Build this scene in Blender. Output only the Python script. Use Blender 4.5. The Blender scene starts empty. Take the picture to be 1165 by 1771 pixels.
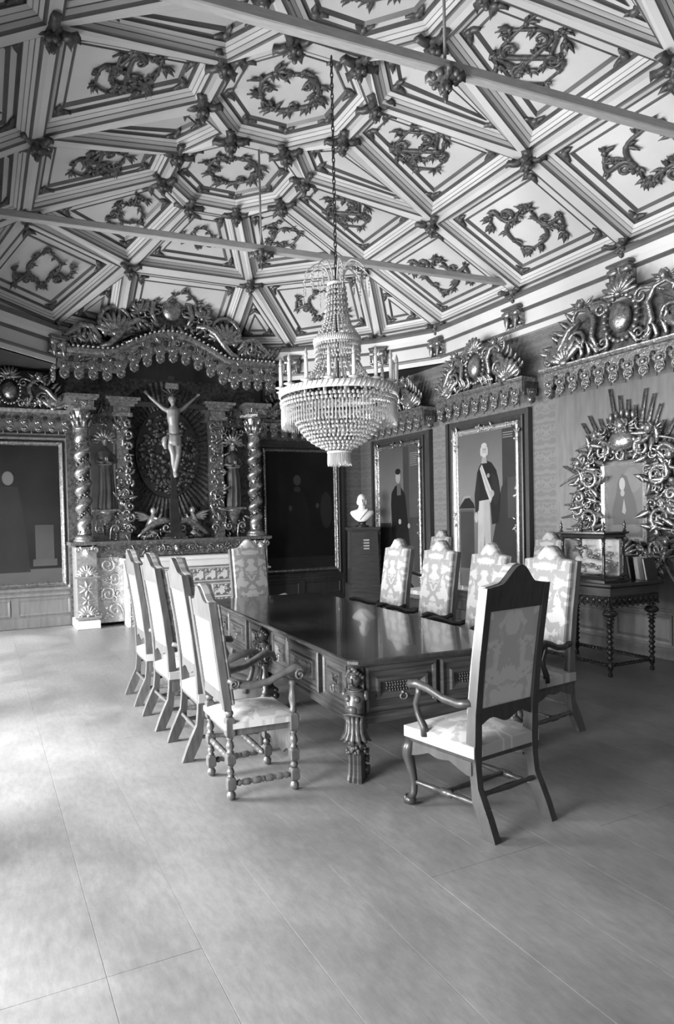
import bpy, math, random
import numpy as np
from math import sin, cos, pi, radians, atan2, hypot, sqrt

# ---------------------------------------------------------------- camera, world, lights, exposure
SC = bpy.context.scene
COL = SC.collection
W_IMG, H_IMG = 1165.0, 1771.0
F_PX, CX, CY = 1132.2, 487.3, 920.3
PITCH, ROLL, YAW = radians(-1.316), radians(-1.326), radians(24.58)
EYE = 1.65
_fw = np.array([sin(YAW)*cos(PITCH), cos(YAW)*cos(PITCH), sin(PITCH)])
_rt = np.array([cos(YAW), -sin(YAW), 0.0])
_up = np.cross(_rt, _fw)
_r = cos(ROLL)*_rt + sin(ROLL)*_up
_u = -sin(ROLL)*_rt + cos(ROLL)*_up
import mathutils
cam_d = bpy.data.cameras.new('camera')
cam = bpy.data.objects.new('camera', cam_d)
COL.objects.link(cam)
cam.matrix_world = mathutils.Matrix(((_r[0], _u[0], -_fw[0], 0), (_r[1], _u[1], -_fw[1], 0), (_r[2], _u[2], -_fw[2], EYE), (0, 0, 0, 1)))
cam_d.sensor_fit = 'VERTICAL'
cam_d.sensor_height = 36.0
cam_d.sensor_width = 36.0*W_IMG/H_IMG
cam_d.lens = F_PX/H_IMG*36.0
cam_d.shift_x = (W_IMG/2-CX)/H_IMG
cam_d.shift_y = (CY-H_IMG/2)/H_IMG
cam_d.clip_start = 0.05
cam_d.clip_end = 100
SC.camera = cam

world = bpy.data.worlds.new('overcast_sky')
SC.world = world
world.use_nodes = True
world.node_tree.nodes['Background'].inputs[0].default_value = (1, 1, 1, 1)
world.node_tree.nodes['Background'].inputs[1].default_value = 1.0

WINDOWS = [(-1.3, 0.3), (1.7, 3.1), (4.3, 5.7), (6.9, 8.3), (9.2, 10.3)]   # window openings along the left wall (y range)
WIN_Z = (0.10, 2.45)
WALL_T = 0.85      # thick masonry: deep window embrasures
XL, XR, YB, YA = -0.72, 6.76, -2.6, 11.0
XC = 3.03
WINDOW_POWER = [210, 660, 1020, 680, 760]
for (y0, y1), pw in zip(WINDOWS, WINDOW_POWER):
    ld = bpy.data.lights.new('window_daylight', 'AREA')
    ld.shape = 'RECTANGLE'
    ld.size = y1-y0
    ld.size_y = WIN_Z[1]-WIN_Z[0]
    ld.energy = pw
    lo = bpy.data.objects.new('window_daylight', ld)
    COL.objects.link(lo)
    lo.location = (XL-WALL_T-0.02, (y0+y1)/2, (WIN_Z[0]+WIN_Z[1])/2)
    lo.rotation_euler = (pi/2, 0, -pi/2)

SC.view_settings.view_transform = 'Standard'
SC.view_settings.look = 'None'
SC.view_settings.gamma = 1.0
SC.view_settings.use_curve_mapping = False
SC.view_settings.exposure = 0.0

# ---------------------------------------------------------------- materials (the photograph is black and white: greys only)
MATS = {}

def _new(name):
    m = bpy.data.materials.new(name)
    m.use_nodes = True
    nt = m.node_tree
    b = nt.nodes['Principled BSDF']
    MATS[name] = m
    return m, nt, b

def g(v):
    return (v, v, v, 1)

def ramp(nt, fac, stops):
    r = nt.nodes.new('ShaderNodeValToRGB')
    e = r.color_ramp.elements
    while len(e) < len(stops):
        e.new(0.5)
    for el, (p, v) in zip(e, stops):
        el.position = p
        el.color = g(v)
    nt.links.new(fac, r.inputs[0])
    return r.outputs[0]

def noise(nt, scale, detail=3, vec=None, stretch=None, rough=0.5, dist=0.0):
    n = nt.nodes.new('ShaderNodeTexNoise')
    n.inputs['Scale'].default_value = scale
    n.inputs['Detail'].default_value = detail
    n.inputs['Roughness'].default_value = rough
    n.inputs['Distortion'].default_value = dist
    if vec is None:
        tc = nt.nodes.new('ShaderNodeTexCoord')
        vec = tc.outputs['Object']
    if stretch:
        mp = nt.nodes.new('ShaderNodeMapping')
        mp.inputs['Scale'].default_value = stretch
        nt.links.new(vec, mp.inputs[0])
        vec = mp.outputs[0]
    nt.links.new(vec, n.inputs['Vector'])
    return n.outputs[0]

def bump(nt, b, height, strength=0.3, dist=0.01):
    bm = nt.nodes.new('ShaderNodeBump')
    bm.inputs['Strength'].default_value = strength
    bm.inputs['Distance'].default_value = dist
    nt.links.new(height, bm.inputs['Height'])
    nt.links.new(bm.outputs[0], b.inputs['Normal'])

def simple(name, lo, hi=None, rough=0.5, metal=0.0, scale=6, bmp=0.0, bscale=40, stretch=None, spec=0.5, coat=0.0):
    m, nt, b = _new(name)
    hi = lo if hi is None else hi
    n = noise(nt, scale, 4, stretch=stretch)
    nt.links.new(ramp(nt, n, [(0.3, lo), (0.7, hi)]), b.inputs['Base Color'])
    b.inputs['Roughness'].default_value = rough
    b.inputs['Metallic'].default_value = metal
    b.inputs['Specular IOR Level'].default_value = spec
    b.inputs['Coat Weight'].default_value = coat
    if bmp:
        bump(nt, b, noise(nt, bscale, 3), bmp)
    return m

def math_node(nt, op, a, b=None, c=None):
    n = nt.nodes.new('ShaderNodeMath')
    n.operation = op
    for i, x in enumerate((a, b, c)):
        if x is None:
            continue
        if isinstance(x, (int, float)):
            n.inputs[i].default_value = x
        else:
            nt.links.new(x, n.inputs[i])
    return n.outputs[0]

def damask(name, lo, hi, px, pz, axes=('X', 'Z'), rough=0.6, thr=0.5, scale=7.0, seed=0.0, offx=0.0, offz=0.0):
    """bilaterally mirrored woven pattern: noise read through mirrored coordinates"""
    m, nt, b = _new(name)
    tc = nt.nodes.new('ShaderNodeTexCoord')
    sep = nt.nodes.new('ShaderNodeSeparateXYZ')
    nt.links.new(tc.outputs['Object'], sep.inputs[0])
    u = math_node(nt, 'PINGPONG', math_node(nt, 'ADD', sep.outputs[axes[0]], offx), px/2)
    row = math_node(nt, 'ADD', sep.outputs[axes[1]], offz)
    v = math_node(nt, 'MULTIPLY', math_node(nt, 'FRACT', math_node(nt, 'DIVIDE', row, pz)), pz)
    cb = nt.nodes.new('ShaderNodeCombineXYZ')
    nt.links.new(u, cb.inputs[0])
    nt.links.new(v, cb.inputs[1])
    cb.inputs[2].default_value = seed
    n1 = noise(nt, scale/px, 2.5, vec=cb.outputs[0], dist=0.8, rough=0.55)
    col = ramp(nt, n1, [(thr-0.03, hi), (thr+0.02, lo)])
    n2 = noise(nt, 300, 1)
    mx = nt.nodes.new('ShaderNodeMixRGB')
    mx.blend_type = 'MULTIPLY'
    mx.inputs[0].default_value = 0.25
    nt.links.new(col, mx.inputs[1])
    nt.links.new(ramp(nt, n2, [(0.3, 0.7), (0.7, 1.0)]), mx.inputs[2])
    nt.links.new(mx.outputs[0], b.inputs['Base Color'])
    b.inputs['Roughness'].default_value = rough
    b.inputs['Sheen Weight'].default_value = 0.15
    bump(nt, b, n1, 0.15, 0.004)
    return m

simple('ceil_white', 0.5, 0.6, 0.55, scale=1.3)
simple('ceil_dark', 0.075, 0.11, 0.4, scale=5)
simple('ceil_gilt', 0.05, 0.13, 0.42, metal=0.2, scale=25)
simple('plaster', 0.5, 0.6, 0.8, scale=1)
def gilt(name, lo, hi, rough, metal, strength):
    m, nt, b = _new(name)
    n1 = noise(nt, 22, 4)
    n2 = noise(nt, 48, 3, dist=0.6)
    nt.links.new(ramp(nt, n1, [(0.32, lo), (0.66, hi)]), b.inputs['Base Color'])
    nt.links.new(ramp(nt, n1, [(0.3, rough+0.18), (0.7, rough)]), b.inputs['Roughness'])
    b.inputs['Metallic'].default_value = metal
    bump(nt, b, n2, strength, 0.02)
gilt('gold', 0.14, 0.42, 0.22, 0.8, 0.28)
gilt('gold_dark', 0.04, 0.15, 0.32, 0.6, 0.35)
gilt('gold_bright', 0.42, 0.68, 0.24, 0.75, 0.15)
simple('walnut', 0.035, 0.06, 0.28, scale=5, stretch=(1, 1, 8), coat=0.2)
simple('walnut_top', 0.03, 0.06, 0.16, scale=3, stretch=(9, 0.8, 1), coat=0.4)
simple('walnut_side', 0.035, 0.085, 0.3, scale=4, stretch=(1, 1, 14))
simple('chair_wood', 0.07, 0.12, 0.32, scale=6, stretch=(6, 6, 1))
simple('chair_wood_shaded', 0.028, 0.05, 0.3, scale=6, stretch=(6, 6, 1))  # same chair wood, darkened: shade of the near chair's back put in the colour
simple('chair_wood_pale', 0.06, 0.11, 0.34, scale=6, stretch=(6, 6, 1))
simple('chair_wood_black', 0.018, 0.03, 0.25, scale=6)
simple('ebony', 0.015, 0.03, 0.2, scale=6)
simple('panel_wood', 0.11, 0.16, 0.42, scale=3, stretch=(6, 6, 1))
simple('panel_dark', 0.03, 0.045, 0.4, scale=3, stretch=(6, 6, 1))
simple('recess_dark', 0.02, 0.03, 0.6)
simple('steel', 0.2, 0.26, 0.5, metal=0.3, scale=20)
simple('beam_paint', 0.3, 0.38, 0.55, scale=8, stretch=(1, 6, 6))
simple('marble', 0.68, 0.78, 0.35, scale=5)
simple('stone_white', 0.66, 0.75, 0.5, scale=3)
simple('flesh_wood', 0.15, 0.22, 0.35, scale=4)
simple('robe', 0.025, 0.055, 0.5, scale=5)
simple('candle_wax', 0.5, 0.6, 0.45)
simple('ribbed_silk', 0.4, 0.6, 0.5, scale=60)
simple('paper', 0.5, 0.62, 0.7, scale=30)
simple('iron', 0.03, 0.05, 0.45, metal=0.5)
simple('fret_metal', 0.07, 0.1, 0.4, metal=0.4)
simple('brass_plate', 0.7, 0.8, 0.3, metal=0.6)
simple('canvas_dark', 0.008, 0.014, 0.5, scale=1.5, spec=0.12)
simple('canvas_mid', 0.011, 0.02, 0.5, scale=1.5, spec=0.12)
damask('fabric_rear_lit', 0.42, 0.56, 0.46, 0.6, thr=0.5, scale=4.6, seed=3.2)  # same damask, lightened: light on the chair backs put into the colour
damask('fabric', 0.21, 0.37, 0.46, 0.6, thr=0.5, scale=4.6, seed=2.2)
damask('wallpaper', 0.115, 0.155, 0.21, 0.34, thr=0.5, scale=4.2, seed=5.6)

# crystal
m, nt, b = _new('crystal')
b.inputs['Base Color'].default_value = g(0.6)
b.inputs['Roughness'].default_value = 0.06
b.inputs['Transmission Weight'].default_value = 0.55
b.inputs['IOR'].default_value = 1.5
# clear glass
m, nt, b = _new('glass')
for n in list(nt.nodes):
    if n.type != 'OUTPUT_MATERIAL':
        nt.nodes.remove(n)
tr = nt.nodes.new('ShaderNodeBsdfTransparent')
gl = nt.nodes.new('ShaderNodeBsdfGlossy')
gl.inputs['Roughness'].default_value = 0.03
mixs = nt.nodes.new('ShaderNodeMixShader')
mixs.inputs[0].default_value = 0.12
nt.links.new(tr.outputs[0], mixs.inputs[1])
nt.links.new(gl.outputs[0], mixs.inputs[2])
nt.links.new(mixs.outputs[0], [n for n in nt.nodes if n.type == 'OUTPUT_MATERIAL'][0].inputs[0])

# floor boards: worn, waxed wood
m, nt, b = _new('floor_wood')
geo = nt.nodes.new('ShaderNodeNewGeometry')
big = noise(nt, 1.3, 7, vec=geo.outputs['Position'], stretch=(1.2, 0.9, 1), rough=0.68, dist=0.3)
fine = noise(nt, 14, 5, vec=geo.outputs['Position'], stretch=(2.2, 0.7, 1), rough=0.7)
mx = nt.nodes.new('ShaderNodeMixRGB')
mx.blend_type = 'MULTIPLY'
mx.inputs[0].default_value = 0.8
nt.links.new(ramp(nt, big, [(0.3, 0.15), (0.7, 0.27)]), mx.inputs[1])
nt.links.new(ramp(nt, fine, [(0.3, 0.7), (0.65, 1.0)]), mx.inputs[2])
nt.links.new(mx.outputs[0], b.inputs['Base Color'])
nt.links.new(ramp(nt, big, [(0.3, 0.3), (0.7, 0.48)]), b.inputs['Roughness'])
b.inputs['Specular IOR Level'].default_value = 0.3
bump(nt, b, fine, 0.12, 0.004)

def canvas_gradient(name, stops):
    """painted backdrop: tones laid down by height on the canvas"""
    m, nt, b = _new(name)
    tc = nt.nodes.new('ShaderNodeTexCoord')
    sep = nt.nodes.new('ShaderNodeSeparateXYZ')
    nt.links.new(tc.outputs['Object'], sep.inputs[0])
    f = math_node(nt, 'DIVIDE', math_node(nt, 'ADD', sep.outputs['Z'], math_node(nt, 'MULTIPLY', noise(nt, 3, 4), 0.25)), 3.3)
    nt.links.new(ramp(nt, f, stops), b.inputs['Base Color'])
    b.inputs['Roughness'].default_value = 0.45
    b.inputs['Specular IOR Level'].default_value = 0.15
    return name

def toned(v, rough=0.5):
    k = 'paint_%03d' % int(round(v*1000))
    if k not in MATS:
        simple(k, v*0.88, v*1.08, max(rough, 0.45), scale=3, spec=0.15)
    return k

# ---------------------------------------------------------------- mesh helpers
class MB:
    """collects geometry; build() links it as one mesh object"""
    def __init__(s):
        s.v = []; s.f = []; s.m = []; s.sm = []

    def add(s, verts, faces, mat=0, smooth=False):
        o = len(s.v)
        s.v.extend([tuple(map(float, p)) for p in verts])
        for f in faces:
            s.f.append(tuple(i+o for i in f)); s.m.append(mat); s.sm.append(smooth)
        return s

    def box(s, x0, x1, y0, y1, z0, z1, mat=0):
        return s.add([(x0, y0, z0), (x1, y0, z0), (x1, y1, z0), (x0, y1, z0), (x0, y0, z1), (x1, y0, z1), (x1, y1, z1), (x0, y1, z1)],
                     [(0, 3, 2, 1), (4, 5, 6, 7), (0, 1, 5, 4), (1, 2, 6, 5), (2, 3, 7, 6), (3, 0, 4, 7)], mat)

    def bbox(s, x0, x1, y0, y1, z0, z1, bv=0.005, mat=0):
        """box with chamfered vertical and horizontal front edges"""
        b = min(bv, (x1-x0)/3, (y1-y0)/3, (z1-z0)/3)
        vs = []
        for z, d in ((z0, b), (z0+b, 0), (z1-b, 0), (z1, b)):
            vs += [(x0+d+b*0, y0+d, z), (x1-d, y0+d, z), (x1-d, y1-d, z), (x0+d, y1-d, z)]
        fs = [(3, 2, 1, 0), (12, 13, 14, 15)]
        for k in range(3):
            for i in range(4):
                j = (i+1) % 4
                fs.append((k*4+i, k*4+j, (k+1)*4+j, (k+1)*4+i))
        return s.add(vs, fs, mat)

    def loft(s, rings, mat=0, smooth=True, closed=True, caps=True):
        n = len(rings[0])
        vs = [p for r in rings for p in r]
        fs = []
        for k in range(len(rings)-1):
            for i in range(n if closed else n-1):
                j = (i+1) % n
                fs.append((k*n+i, k*n+j, (k+1)*n+j, (k+1)*n+i))
        if caps and closed:
            fs.append(tuple(range(n-1, -1, -1)))
            fs.append(tuple(range((len(rings)-1)*n, len(rings)*n)))
        return s.add(vs, fs, mat, smooth)

    def lathe(s, prof, c=(0, 0, 0), n=12, mat=0, smooth=True, sq=None):
        rings = []
        for r, z in prof:
            rings.append([(c[0]+r*cos(2*pi*i/n), c[1]+r*sin(2*pi*i/n), c[2]+z) for i in range(n)])
        return s.loft(rings, mat, smooth)

    def lathe_axis(s, prof, p0, p1, n=8, mat=0, smooth=True):
        """turned profile (r, t 0..1) along an axis from p0 to p1"""
        p0 = np.array(p0, float); p1 = np.array(p1, float)
        d = p1-p0; L = np.linalg.norm(d); d = d/L
        a = np.array([0, 0, 1.0]) if abs(d[2]) < 0.9 else np.array([1.0, 0, 0])
        e1 = np.cross(d, a); e1 /= np.linalg.norm(e1); e2 = np.cross(d, e1)
        rings = []
        for r, t in prof:
            c = p0+d*L*t
            rings.append([tuple(c+r*(cos(2*pi*i/n)*e1+sin(2*pi*i/n)*e2)) for i in range(n)])
        return s.loft(rings, mat, smooth)

    def tube(s, pts, rad, n=6, mat=0, smooth=True, flat=1.0):
        pts = [np.array(p, float) for p in pts]
        if not hasattr(rad, '__len__'):
            rad = [rad]*len(pts)
        rings = []
        e1 = None
        for i, p in enumerate(pts):
            d = pts[min(i+1, len(pts)-1)]-pts[max(i-1, 0)]
            L = np.linalg.norm(d)
            d = d/L if L > 1e-9 else np.array([0, 0, 1.0])
            if e1 is None:
                a = np.array([0, 1.0, 0]) if abs(d[1]) < 0.9 else np.array([1.0, 0, 0])
            else:
                a = np.cross(d, e1)*-1
            e2 = np.cross(d, a) if e1 is None else None
            if e1 is None:
                e1 = e2/np.linalg.norm(e2)
            else:
                e1 = e1-d*np.dot(e1, d)
                q = np.linalg.norm(e1)
                e1 = e1/q if q > 1e-6 else np.cross(d, np.array([0.3, 0.5, 0.8]))
            e2 = np.cross(d, e1)
            r = rad[i]
            rings.append([tuple(p+r*(cos(2*pi*k/n)*e1+flat*sin(2*pi*k/n)*e2)) for k in range(n)])
        return s.loft(rings, mat, smooth)

    def ell(s, c, r, nu=8, nv=5, mat=0, rot=None, smooth=True):
        """ellipsoid; rot = 3x3"""
        rings = []
        for j in range(1, nv):
            t = pi*j/nv
            rings.append([np.array((r[0]*sin(t)*cos(2*pi*i/nu), r[1]*sin(t)*sin(2*pi*i/nu), -r[2]*cos(t))) for i in range(nu)])
        vs = [np.array((0, 0, -r[2]))]+[p for q in rings for p in q]+[np.array((0, 0, r[2]))]
        if rot is not None:
            vs = [rot @ p for p in vs]
        vs = [p+np.array(c, float) for p in vs]
        fs = []
        for i in range(nu):
            fs.append((0, 1+(i+1) % nu, 1+i))
            for j in range(nv-2):
                a = 1+j*nu
                fs.append((a+i, a+(i+1) % nu, a+nu+(i+1) % nu, a+nu+i))
            a = 1+(nv-2)*nu
            fs.append((a+i, a+(i+1) % nu, len(vs)-1))
        return s.add(vs, fs, mat, smooth)

    def prism(s, poly, y0, y1, mat=0, smooth=False):
        """polygon in (x, z), extruded along y"""
        n = len(poly)
        vs = [(p[0], y0, p[1]) for p in poly]+[(p[0], y1, p[1]) for p in poly]
        fs = [tuple(range(n)), tuple(range(2*n-1, n-1, -1))]
        for i in range(n):
            j = (i+1) % n
            fs.append((i, i+n, j+n, j))
        return s.add(vs, fs, mat, smooth)

    def hprism(s, poly, z0, z1, mat=0):
        """polygon in (x, y), extruded along z"""
        n = len(poly)
        vs = [(p[0], p[1], z0) for p in poly]+[(p[0], p[1], z1) for p in poly]
        fs = [tuple(range(n-1, -1, -1)), tuple(range(n, 2*n))]
        for i in range(n):
            j = (i+1) % n
            fs.append((i, j, j+n, i+n))
        return s.add(vs, fs, mat)

    def xprism(s, poly, x0, x1, mat=0, smooth=False):
        """polygon in (y, z), extruded along x"""
        n = len(poly)
        vs = [(x0, p[0], p[1]) for p in poly]+[(x1, p[0], p[1]) for p in poly]
        fs = [tuple(range(n-1, -1, -1)), tuple(range(n, 2*n))]
        for i in range(n):
            j = (i+1) % n
            fs.append((i, j, j+n, i+n))
        return s.add(vs, fs, mat, smooth)

    def moulding(s, prof, p0, p1, out, mat=0, smooth=False, m0=0.0, m1=0.0):
        """profile (projection, height) swept from p0 to p1 (horizontal); out = unit horizontal normal; m0/m1 mitre factors"""
        p0 = np.array(p0, float); p1 = np.array(p1, float); out = np.array(out, float)
        d = p1-p0; d = d/np.linalg.norm(d)
        r0 = [tuple(p0+out*a+d*(a*m0)+np.array((0, 0, h))) for a, h in prof]
        r1 = [tuple(p1+out*a-d*(a*m1)+np.array((0, 0, h))) for a, h in prof]
        return s.loft([r0, r1], mat, smooth)

    def frame(s, x0, x1, z0, z1, prof, mat=0, smooth=False, mats=None):
        """picture frame facing -y around the rectangle; prof = [(inset from outer edge, projection)]"""
        rings = []
        for d, pr in prof:
            rings.append([(x0+d, -pr, z0+d), (x1-d, -pr, z0+d), (x1-d, -pr, z1-d), (x0+d, -pr, z1-d)])
        for k in range(len(rings)-1):
            s.loft([rings[k], rings[k+1]], mats[k] if mats else mat, smooth, caps=False)
        return s

    def mirror_x(s, start=0):
        n = len(s.v)
        vs = [(-x, y, z) for x, y, z in s.v[start:]]
        o = n-start
        fs = [(f, m_, q) for f, m_, q in zip(s.f, s.m, s.sm) if min(f) >= start]
        s.v.extend(vs)
        for f, m_, q in fs:
            s.f.append(tuple(i+o for i in reversed(f))); s.m.append(m_); s.sm.append(q)
        return s

    def xform(s, fn, start=0):
        s.v[start:] = [tuple(fn(*p)) for p in s.v[start:]]
        return s

    def mesh(s, name, mats):
        me = bpy.data.meshes.new(name)
        me.from_pydata(s.v, [], s.f)
        if isinstance(mats, str):
            mats = [mats]
        for k in mats:
            me.materials.append(MATS[k])
        me.polygons.foreach_set('material_index', s.m)
        me.polygons.foreach_set('use_smooth', s.sm)
        me.update()
        return me

    def build(s, name, mats, parent=None, loc=(0, 0, 0), rotz=0.0, fix=True):
        me = s.mesh(name, mats)
        if fix:
            import bmesh
            bm = bmesh.new(); bm.from_mesh(me)
            bmesh.ops.recalc_face_normals(bm, faces=bm.faces)
            bm.to_mesh(me); bm.free()
        return link(name, me, parent, loc, rotz)

def link(name, me, parent=None, loc=(0, 0, 0), rotz=0.0):
    o = bpy.data.objects.new(name, me)
    COL.objects.link(o)
    o.location = loc
    o.rotation_euler = (0, 0, rotz)
    if parent is not None:
        o.parent = parent
    return o

def thing(name, label, cat, loc=(0, 0, 0), rotz=0.0, group=None):
    o = link(name, None, None, loc, rotz)
    tag(o, label, cat, group)
    return o

def tag(o, label, cat, group=None):
    o['label'] = label
    o['category'] = cat
    if group:
        o['group'] = group
    return o

def struct(o):
    o['kind'] = 'structure'
    return o

def stuff(o):
    o['kind'] = 'stuff'
    return o

def copy_tree(o, parent=None):
    c = o.copy()
    COL.objects.link(c)
    c.parent = parent
    for ch in list(o.children):
        copy_tree(ch, c)
    return c

def rotm(ax, a):
    c, s_ = cos(a), sin(a)
    if ax == 'x':
        return np.array(((1, 0, 0), (0, c, -s_), (0, s_, c)))
    if ax == 'y':
        return np.array(((c, 0, s_), (0, 1, 0), (-s_, 0, c)))
    return np.array(((c, -s_, 0), (s_, c, 0), (0, 0, 1)))

# ---- carving vocabulary, all in the (x, z) plane, raised towards -y
def scroll(mb, x, z, r, a0=0.0, turns=1.3, th=0.02, hand=1, y=-0.02, n=16, mat=0, tail=0.0, tail_a=0.0, sides=5, rise=0.5):
    """volute that starts in the centre and unrolls outward, optionally ending in a tapering tail"""
    pts = []; rad = []
    for i in range(n+1):
        t = i/n
        a = a0+hand*turns*2*pi*(1-t)
        q = r*(0.12+0.88*t)
        pts.append((x+q*cos(a), y-th*rise*(1-t), z+q*sin(a))); rad.append(th*(0.55+0.45*t))
    if tail:
        px, _, pz = pts[-1]
        ta = a0-hand*pi/2+tail_a
        for i in range(1, 6):
            t = i/5
            b_ = ta-hand*tail_a*0.9*t
            px += tail/5*cos(b_); pz += tail/5*sin(b_)
            pts.append((px, y, pz)); rad.append(th*(1-0.75*t))
    mb.tube(pts, rad, sides, mat)

def leaf(mb, x, z, L, W, a, y=-0.01, th=0.02, mat=0, curl=0.0, seg=4):
    """pointed, ridged leaf lying on the plane; tip lifts by curl"""
    ca, sa = cos(a), sin(a)
    rings = []
    ws = [0.35, 0.85, 1.0, 0.6, 0.08]
    for i in range(5):
        t = i/4
        w = W*0.5*ws[i]
        yy = y-curl*t*t
        cx, cz = x+L*t*ca, z+L*t*sa
        rings.append([(cx-w*sa, yy, cz+w*ca), (cx, yy-th*(1-0.5*t), cz), (cx+w*sa, yy, cz-w*ca), (cx, yy+th*0.4, cz)])
    mb.loft(rings, mat, True)

def shell(mb, x, z, R, n=9, a0=0.15, a1=pi-0.15, y=-0.02, th=0.03, mat=0, rot=0.0):
    for i in range(n):
        a = rot+a0+(a1-a0)*i/(n-1)
        c = R*0.55
        rr = rotm('y', -(a-pi/2))
        mb.ell((x+c*cos(a), y-th*0.5, z+c*sin(a)), (R*1.35/n, th, R*0.5), 6, 5, mat, rot=rr)
    mb.ell((x, y-th*0.6, z), (R*0.22, th*1.3, R*0.18), 8, 5, mat)

def spray(mb, rnd, x0, x1, z0, z1, count, size, y=-0.02, mat=0, depth=0.03, inside=None, kinds='sle'):
    """dense field of carved scrolls, leaves and berries"""
    for _ in range(count):
        for _t in range(20):
            x = rnd.uniform(x0, x1); z = rnd.uniform(z0, z1)
            if inside is None or inside(x, z):
                break
        else:
            continue
        k = rnd.choice(kinds)
        q = size*rnd.uniform(0.6, 1.25)
        yy = y-rnd.uniform(0, depth)
        if k == 's':
            scroll(mb, x, z, q*0.55, rnd.uniform(0, 6.28), rnd.uniform(0.8, 1.3), q*0.14, rnd.choice((-1, 1)), yy, 9, mat, sides=4)
        elif k == 'l':
            leaf(mb, x, z, q*1.25, q*0.6, rnd.uniform(0, 6.28), yy, q*0.22, mat, curl=q*0.35)
        else:
            mb.ell((x, yy, z), (q*0.26, q*0.24, q*0.26), 6, 4, mat)

def cherub(mb, x, z, r, y=-0.05, mat=0, wing=True):
    """winged child's head"""
    mb.ell((x, y-r*0.5, z), (r*0.8, r*0.8, r), 10, 7, mat)
    mb.ell((x, y-r*1.25, z-r*0.1), (r*0.16, r*0.2, r*0.18), 6, 4, mat)
    for sx in (-1, 1):
        mb.ell((x+sx*r*0.35, y-r*0.98, z-r*0.32), (r*0.28, r*0.2, r*0.26), 6, 4, mat)
        for k in range(3):
            mb.ell((x+sx*r*(0.35+0.2*k), y-r*0.5, z+r*(0.85-0.25*k)), (r*0.28, r*0.4, r*0.25), 6, 4, mat)
        if wing:
            for k in range(4):
                leaf(mb, x+sx*r*0.8, z-r*(0.2+0.2*k), r*(2.2-0.3*k), r*0.7, (0.55-0.35*k) if sx > 0 else pi-(0.55-0.35*k), y, r*0.25, mat)

# ---------------------------------------------------------------- the room shell
floor = MB().box(XL, XR, YB, YA, -0.08, -0.028).build('floor', 'recess_dark')
struct(floor)
rnd = random.Random(3)
bw = 0.36
x = XL
board_meshes = {}
while x < XR-0.01:
    x1 = min(x+bw, XR)
    y = YB
    while y < YA-0.01:
        L = rnd.choice((3.4, 4.2, 5.0))
        y1 = y+L
        if YA-y1 < 1.2:
            y1 = YA
        y1 = min(y1, YA)
        key = (round(x1-x, 3), round(y1-y, 3))
        if key not in board_meshes:
            board_meshes[key] = MB().bbox(0.0007, key[0]-0.0007, 0.0007, key[1]-0.0007, -0.028, 0, 0.0008).mesh('floor_board', 'floor_wood')
        link('floor_board', board_meshes[key], floor, (x, y, rnd.uniform(-0.0004, 0.0)))
        y = y1
    x = x1

def wall(name, w, h, mat, loc, rotz, th=0.2):
    """wall facing local -y, standing at loc"""
    return struct(MB().box(0, w, 0, th, 0, h).build(name, mat, None, loc, rotz))

HWALL = 4.62
wall_altar = wall('wall_altar', XR-XL+0.4, HWALL, 'wallpaper', (XL-0.2, YA, 0), 0)
wall_right = wall('wall_right', YA-YB+0.2, HWALL, 'wallpaper', (XR, YA, 0), -pi/2)
wall_back = wall('wall_back', XR-XL+0.4, HWALL, 'wallpaper', (XR+0.2, YB, 0), pi)
mb = MB()
yy = YB
for y0, y1 in WINDOWS:
    mb.box(XL-WALL_T, XL, yy, y0, 0, HWALL)
    mb.box(XL-WALL_T, XL, y0, y1, 0, WIN_Z[0])
    mb.box(XL-WALL_T, XL, y0, y1, WIN_Z[1], HWALL)
    yy = y1
mb.box(XL-WALL_T, XL, yy, YA, 0, HWALL)
wall_left = struct(mb.build('wall_left', 'panel_wood'))
for k, (y0, y1) in enumerate(WINDOWS):
    win = struct(link('window_%d' % (k+1), None, None, (XL-WALL_T+0.08, y0, WIN_Z[0])))
    w, h = y1-y0, WIN_Z[1]-WIN_Z[0]
    m_ = MB()
    for a, b_ in ((0, 0.06), (w/2-0.03, w/2+0.03), (w-0.06, w)):
        m_.box(-0.03, 0.03, a, b_, 0, h)
    m_.box(-0.03, 0.03, 0, w, 0, 0.06).box(-0.03, 0.03, 0, w, h-0.06, h)
    m_.build('window_frame', 'ceil_white', win)
    m_ = MB()
    for q in (0.25, 0.5, 0.75):
        m_.box(-0.015, 0.015, 0.06, w-0.06, h*q-0.012, h*q+0.012)
    m_.build('glazing_bar', 'ceil_white', win)
    for q in range(4):
        for a, b_ in ((0.06, w/2-0.03), (w/2+0.03, w-0.06)):
            MB().box(-0.002, 0.002, a, b_, max(0.06, h*q/4+0.012), min(h-0.06, h*(q+1)/4-0.012)).build('pane', 'glass', win)

# wooden dado with raised fields along the right wall and beside the altar
DADO = 0.56
def dado(name, w, loc, rotz, mat, n):
    o = struct(MB().box(0, w, -0.03, 0, 0, DADO).build(name, mat, None, loc, rotz))
    MB().bbox(0, w, -0.055, -0.03, 0, 0.13, 0.01).build('plinth', mat, o)
    MB().bbox(0, w, -0.06, -0.03, DADO-0.035, DADO, 0.01).build('dado_rail', mat, o)
    pw = w/n
    fm = MB().frame(0.05, pw-0.05, 0.17, DADO-0.07, [(0, 0), (0.0, 0.016), (0.025, 0.012), (0.035, 0.002), (0.06, 0.012), (0.062, 0.012)])
    fm.add([(0.112, -0.012, 0.232), (pw-0.112, -0.012, 0.232), (pw-0.112, -0.012, DADO-0.132), (0.112, -0.012, DADO-0.132)], [(0, 1, 2, 3)])
    me = fm.mesh('dado_panel', mat)
    for i in range(n):
        link('dado_panel', me, o, (i*pw, -0.03, 0))
    return o
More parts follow.
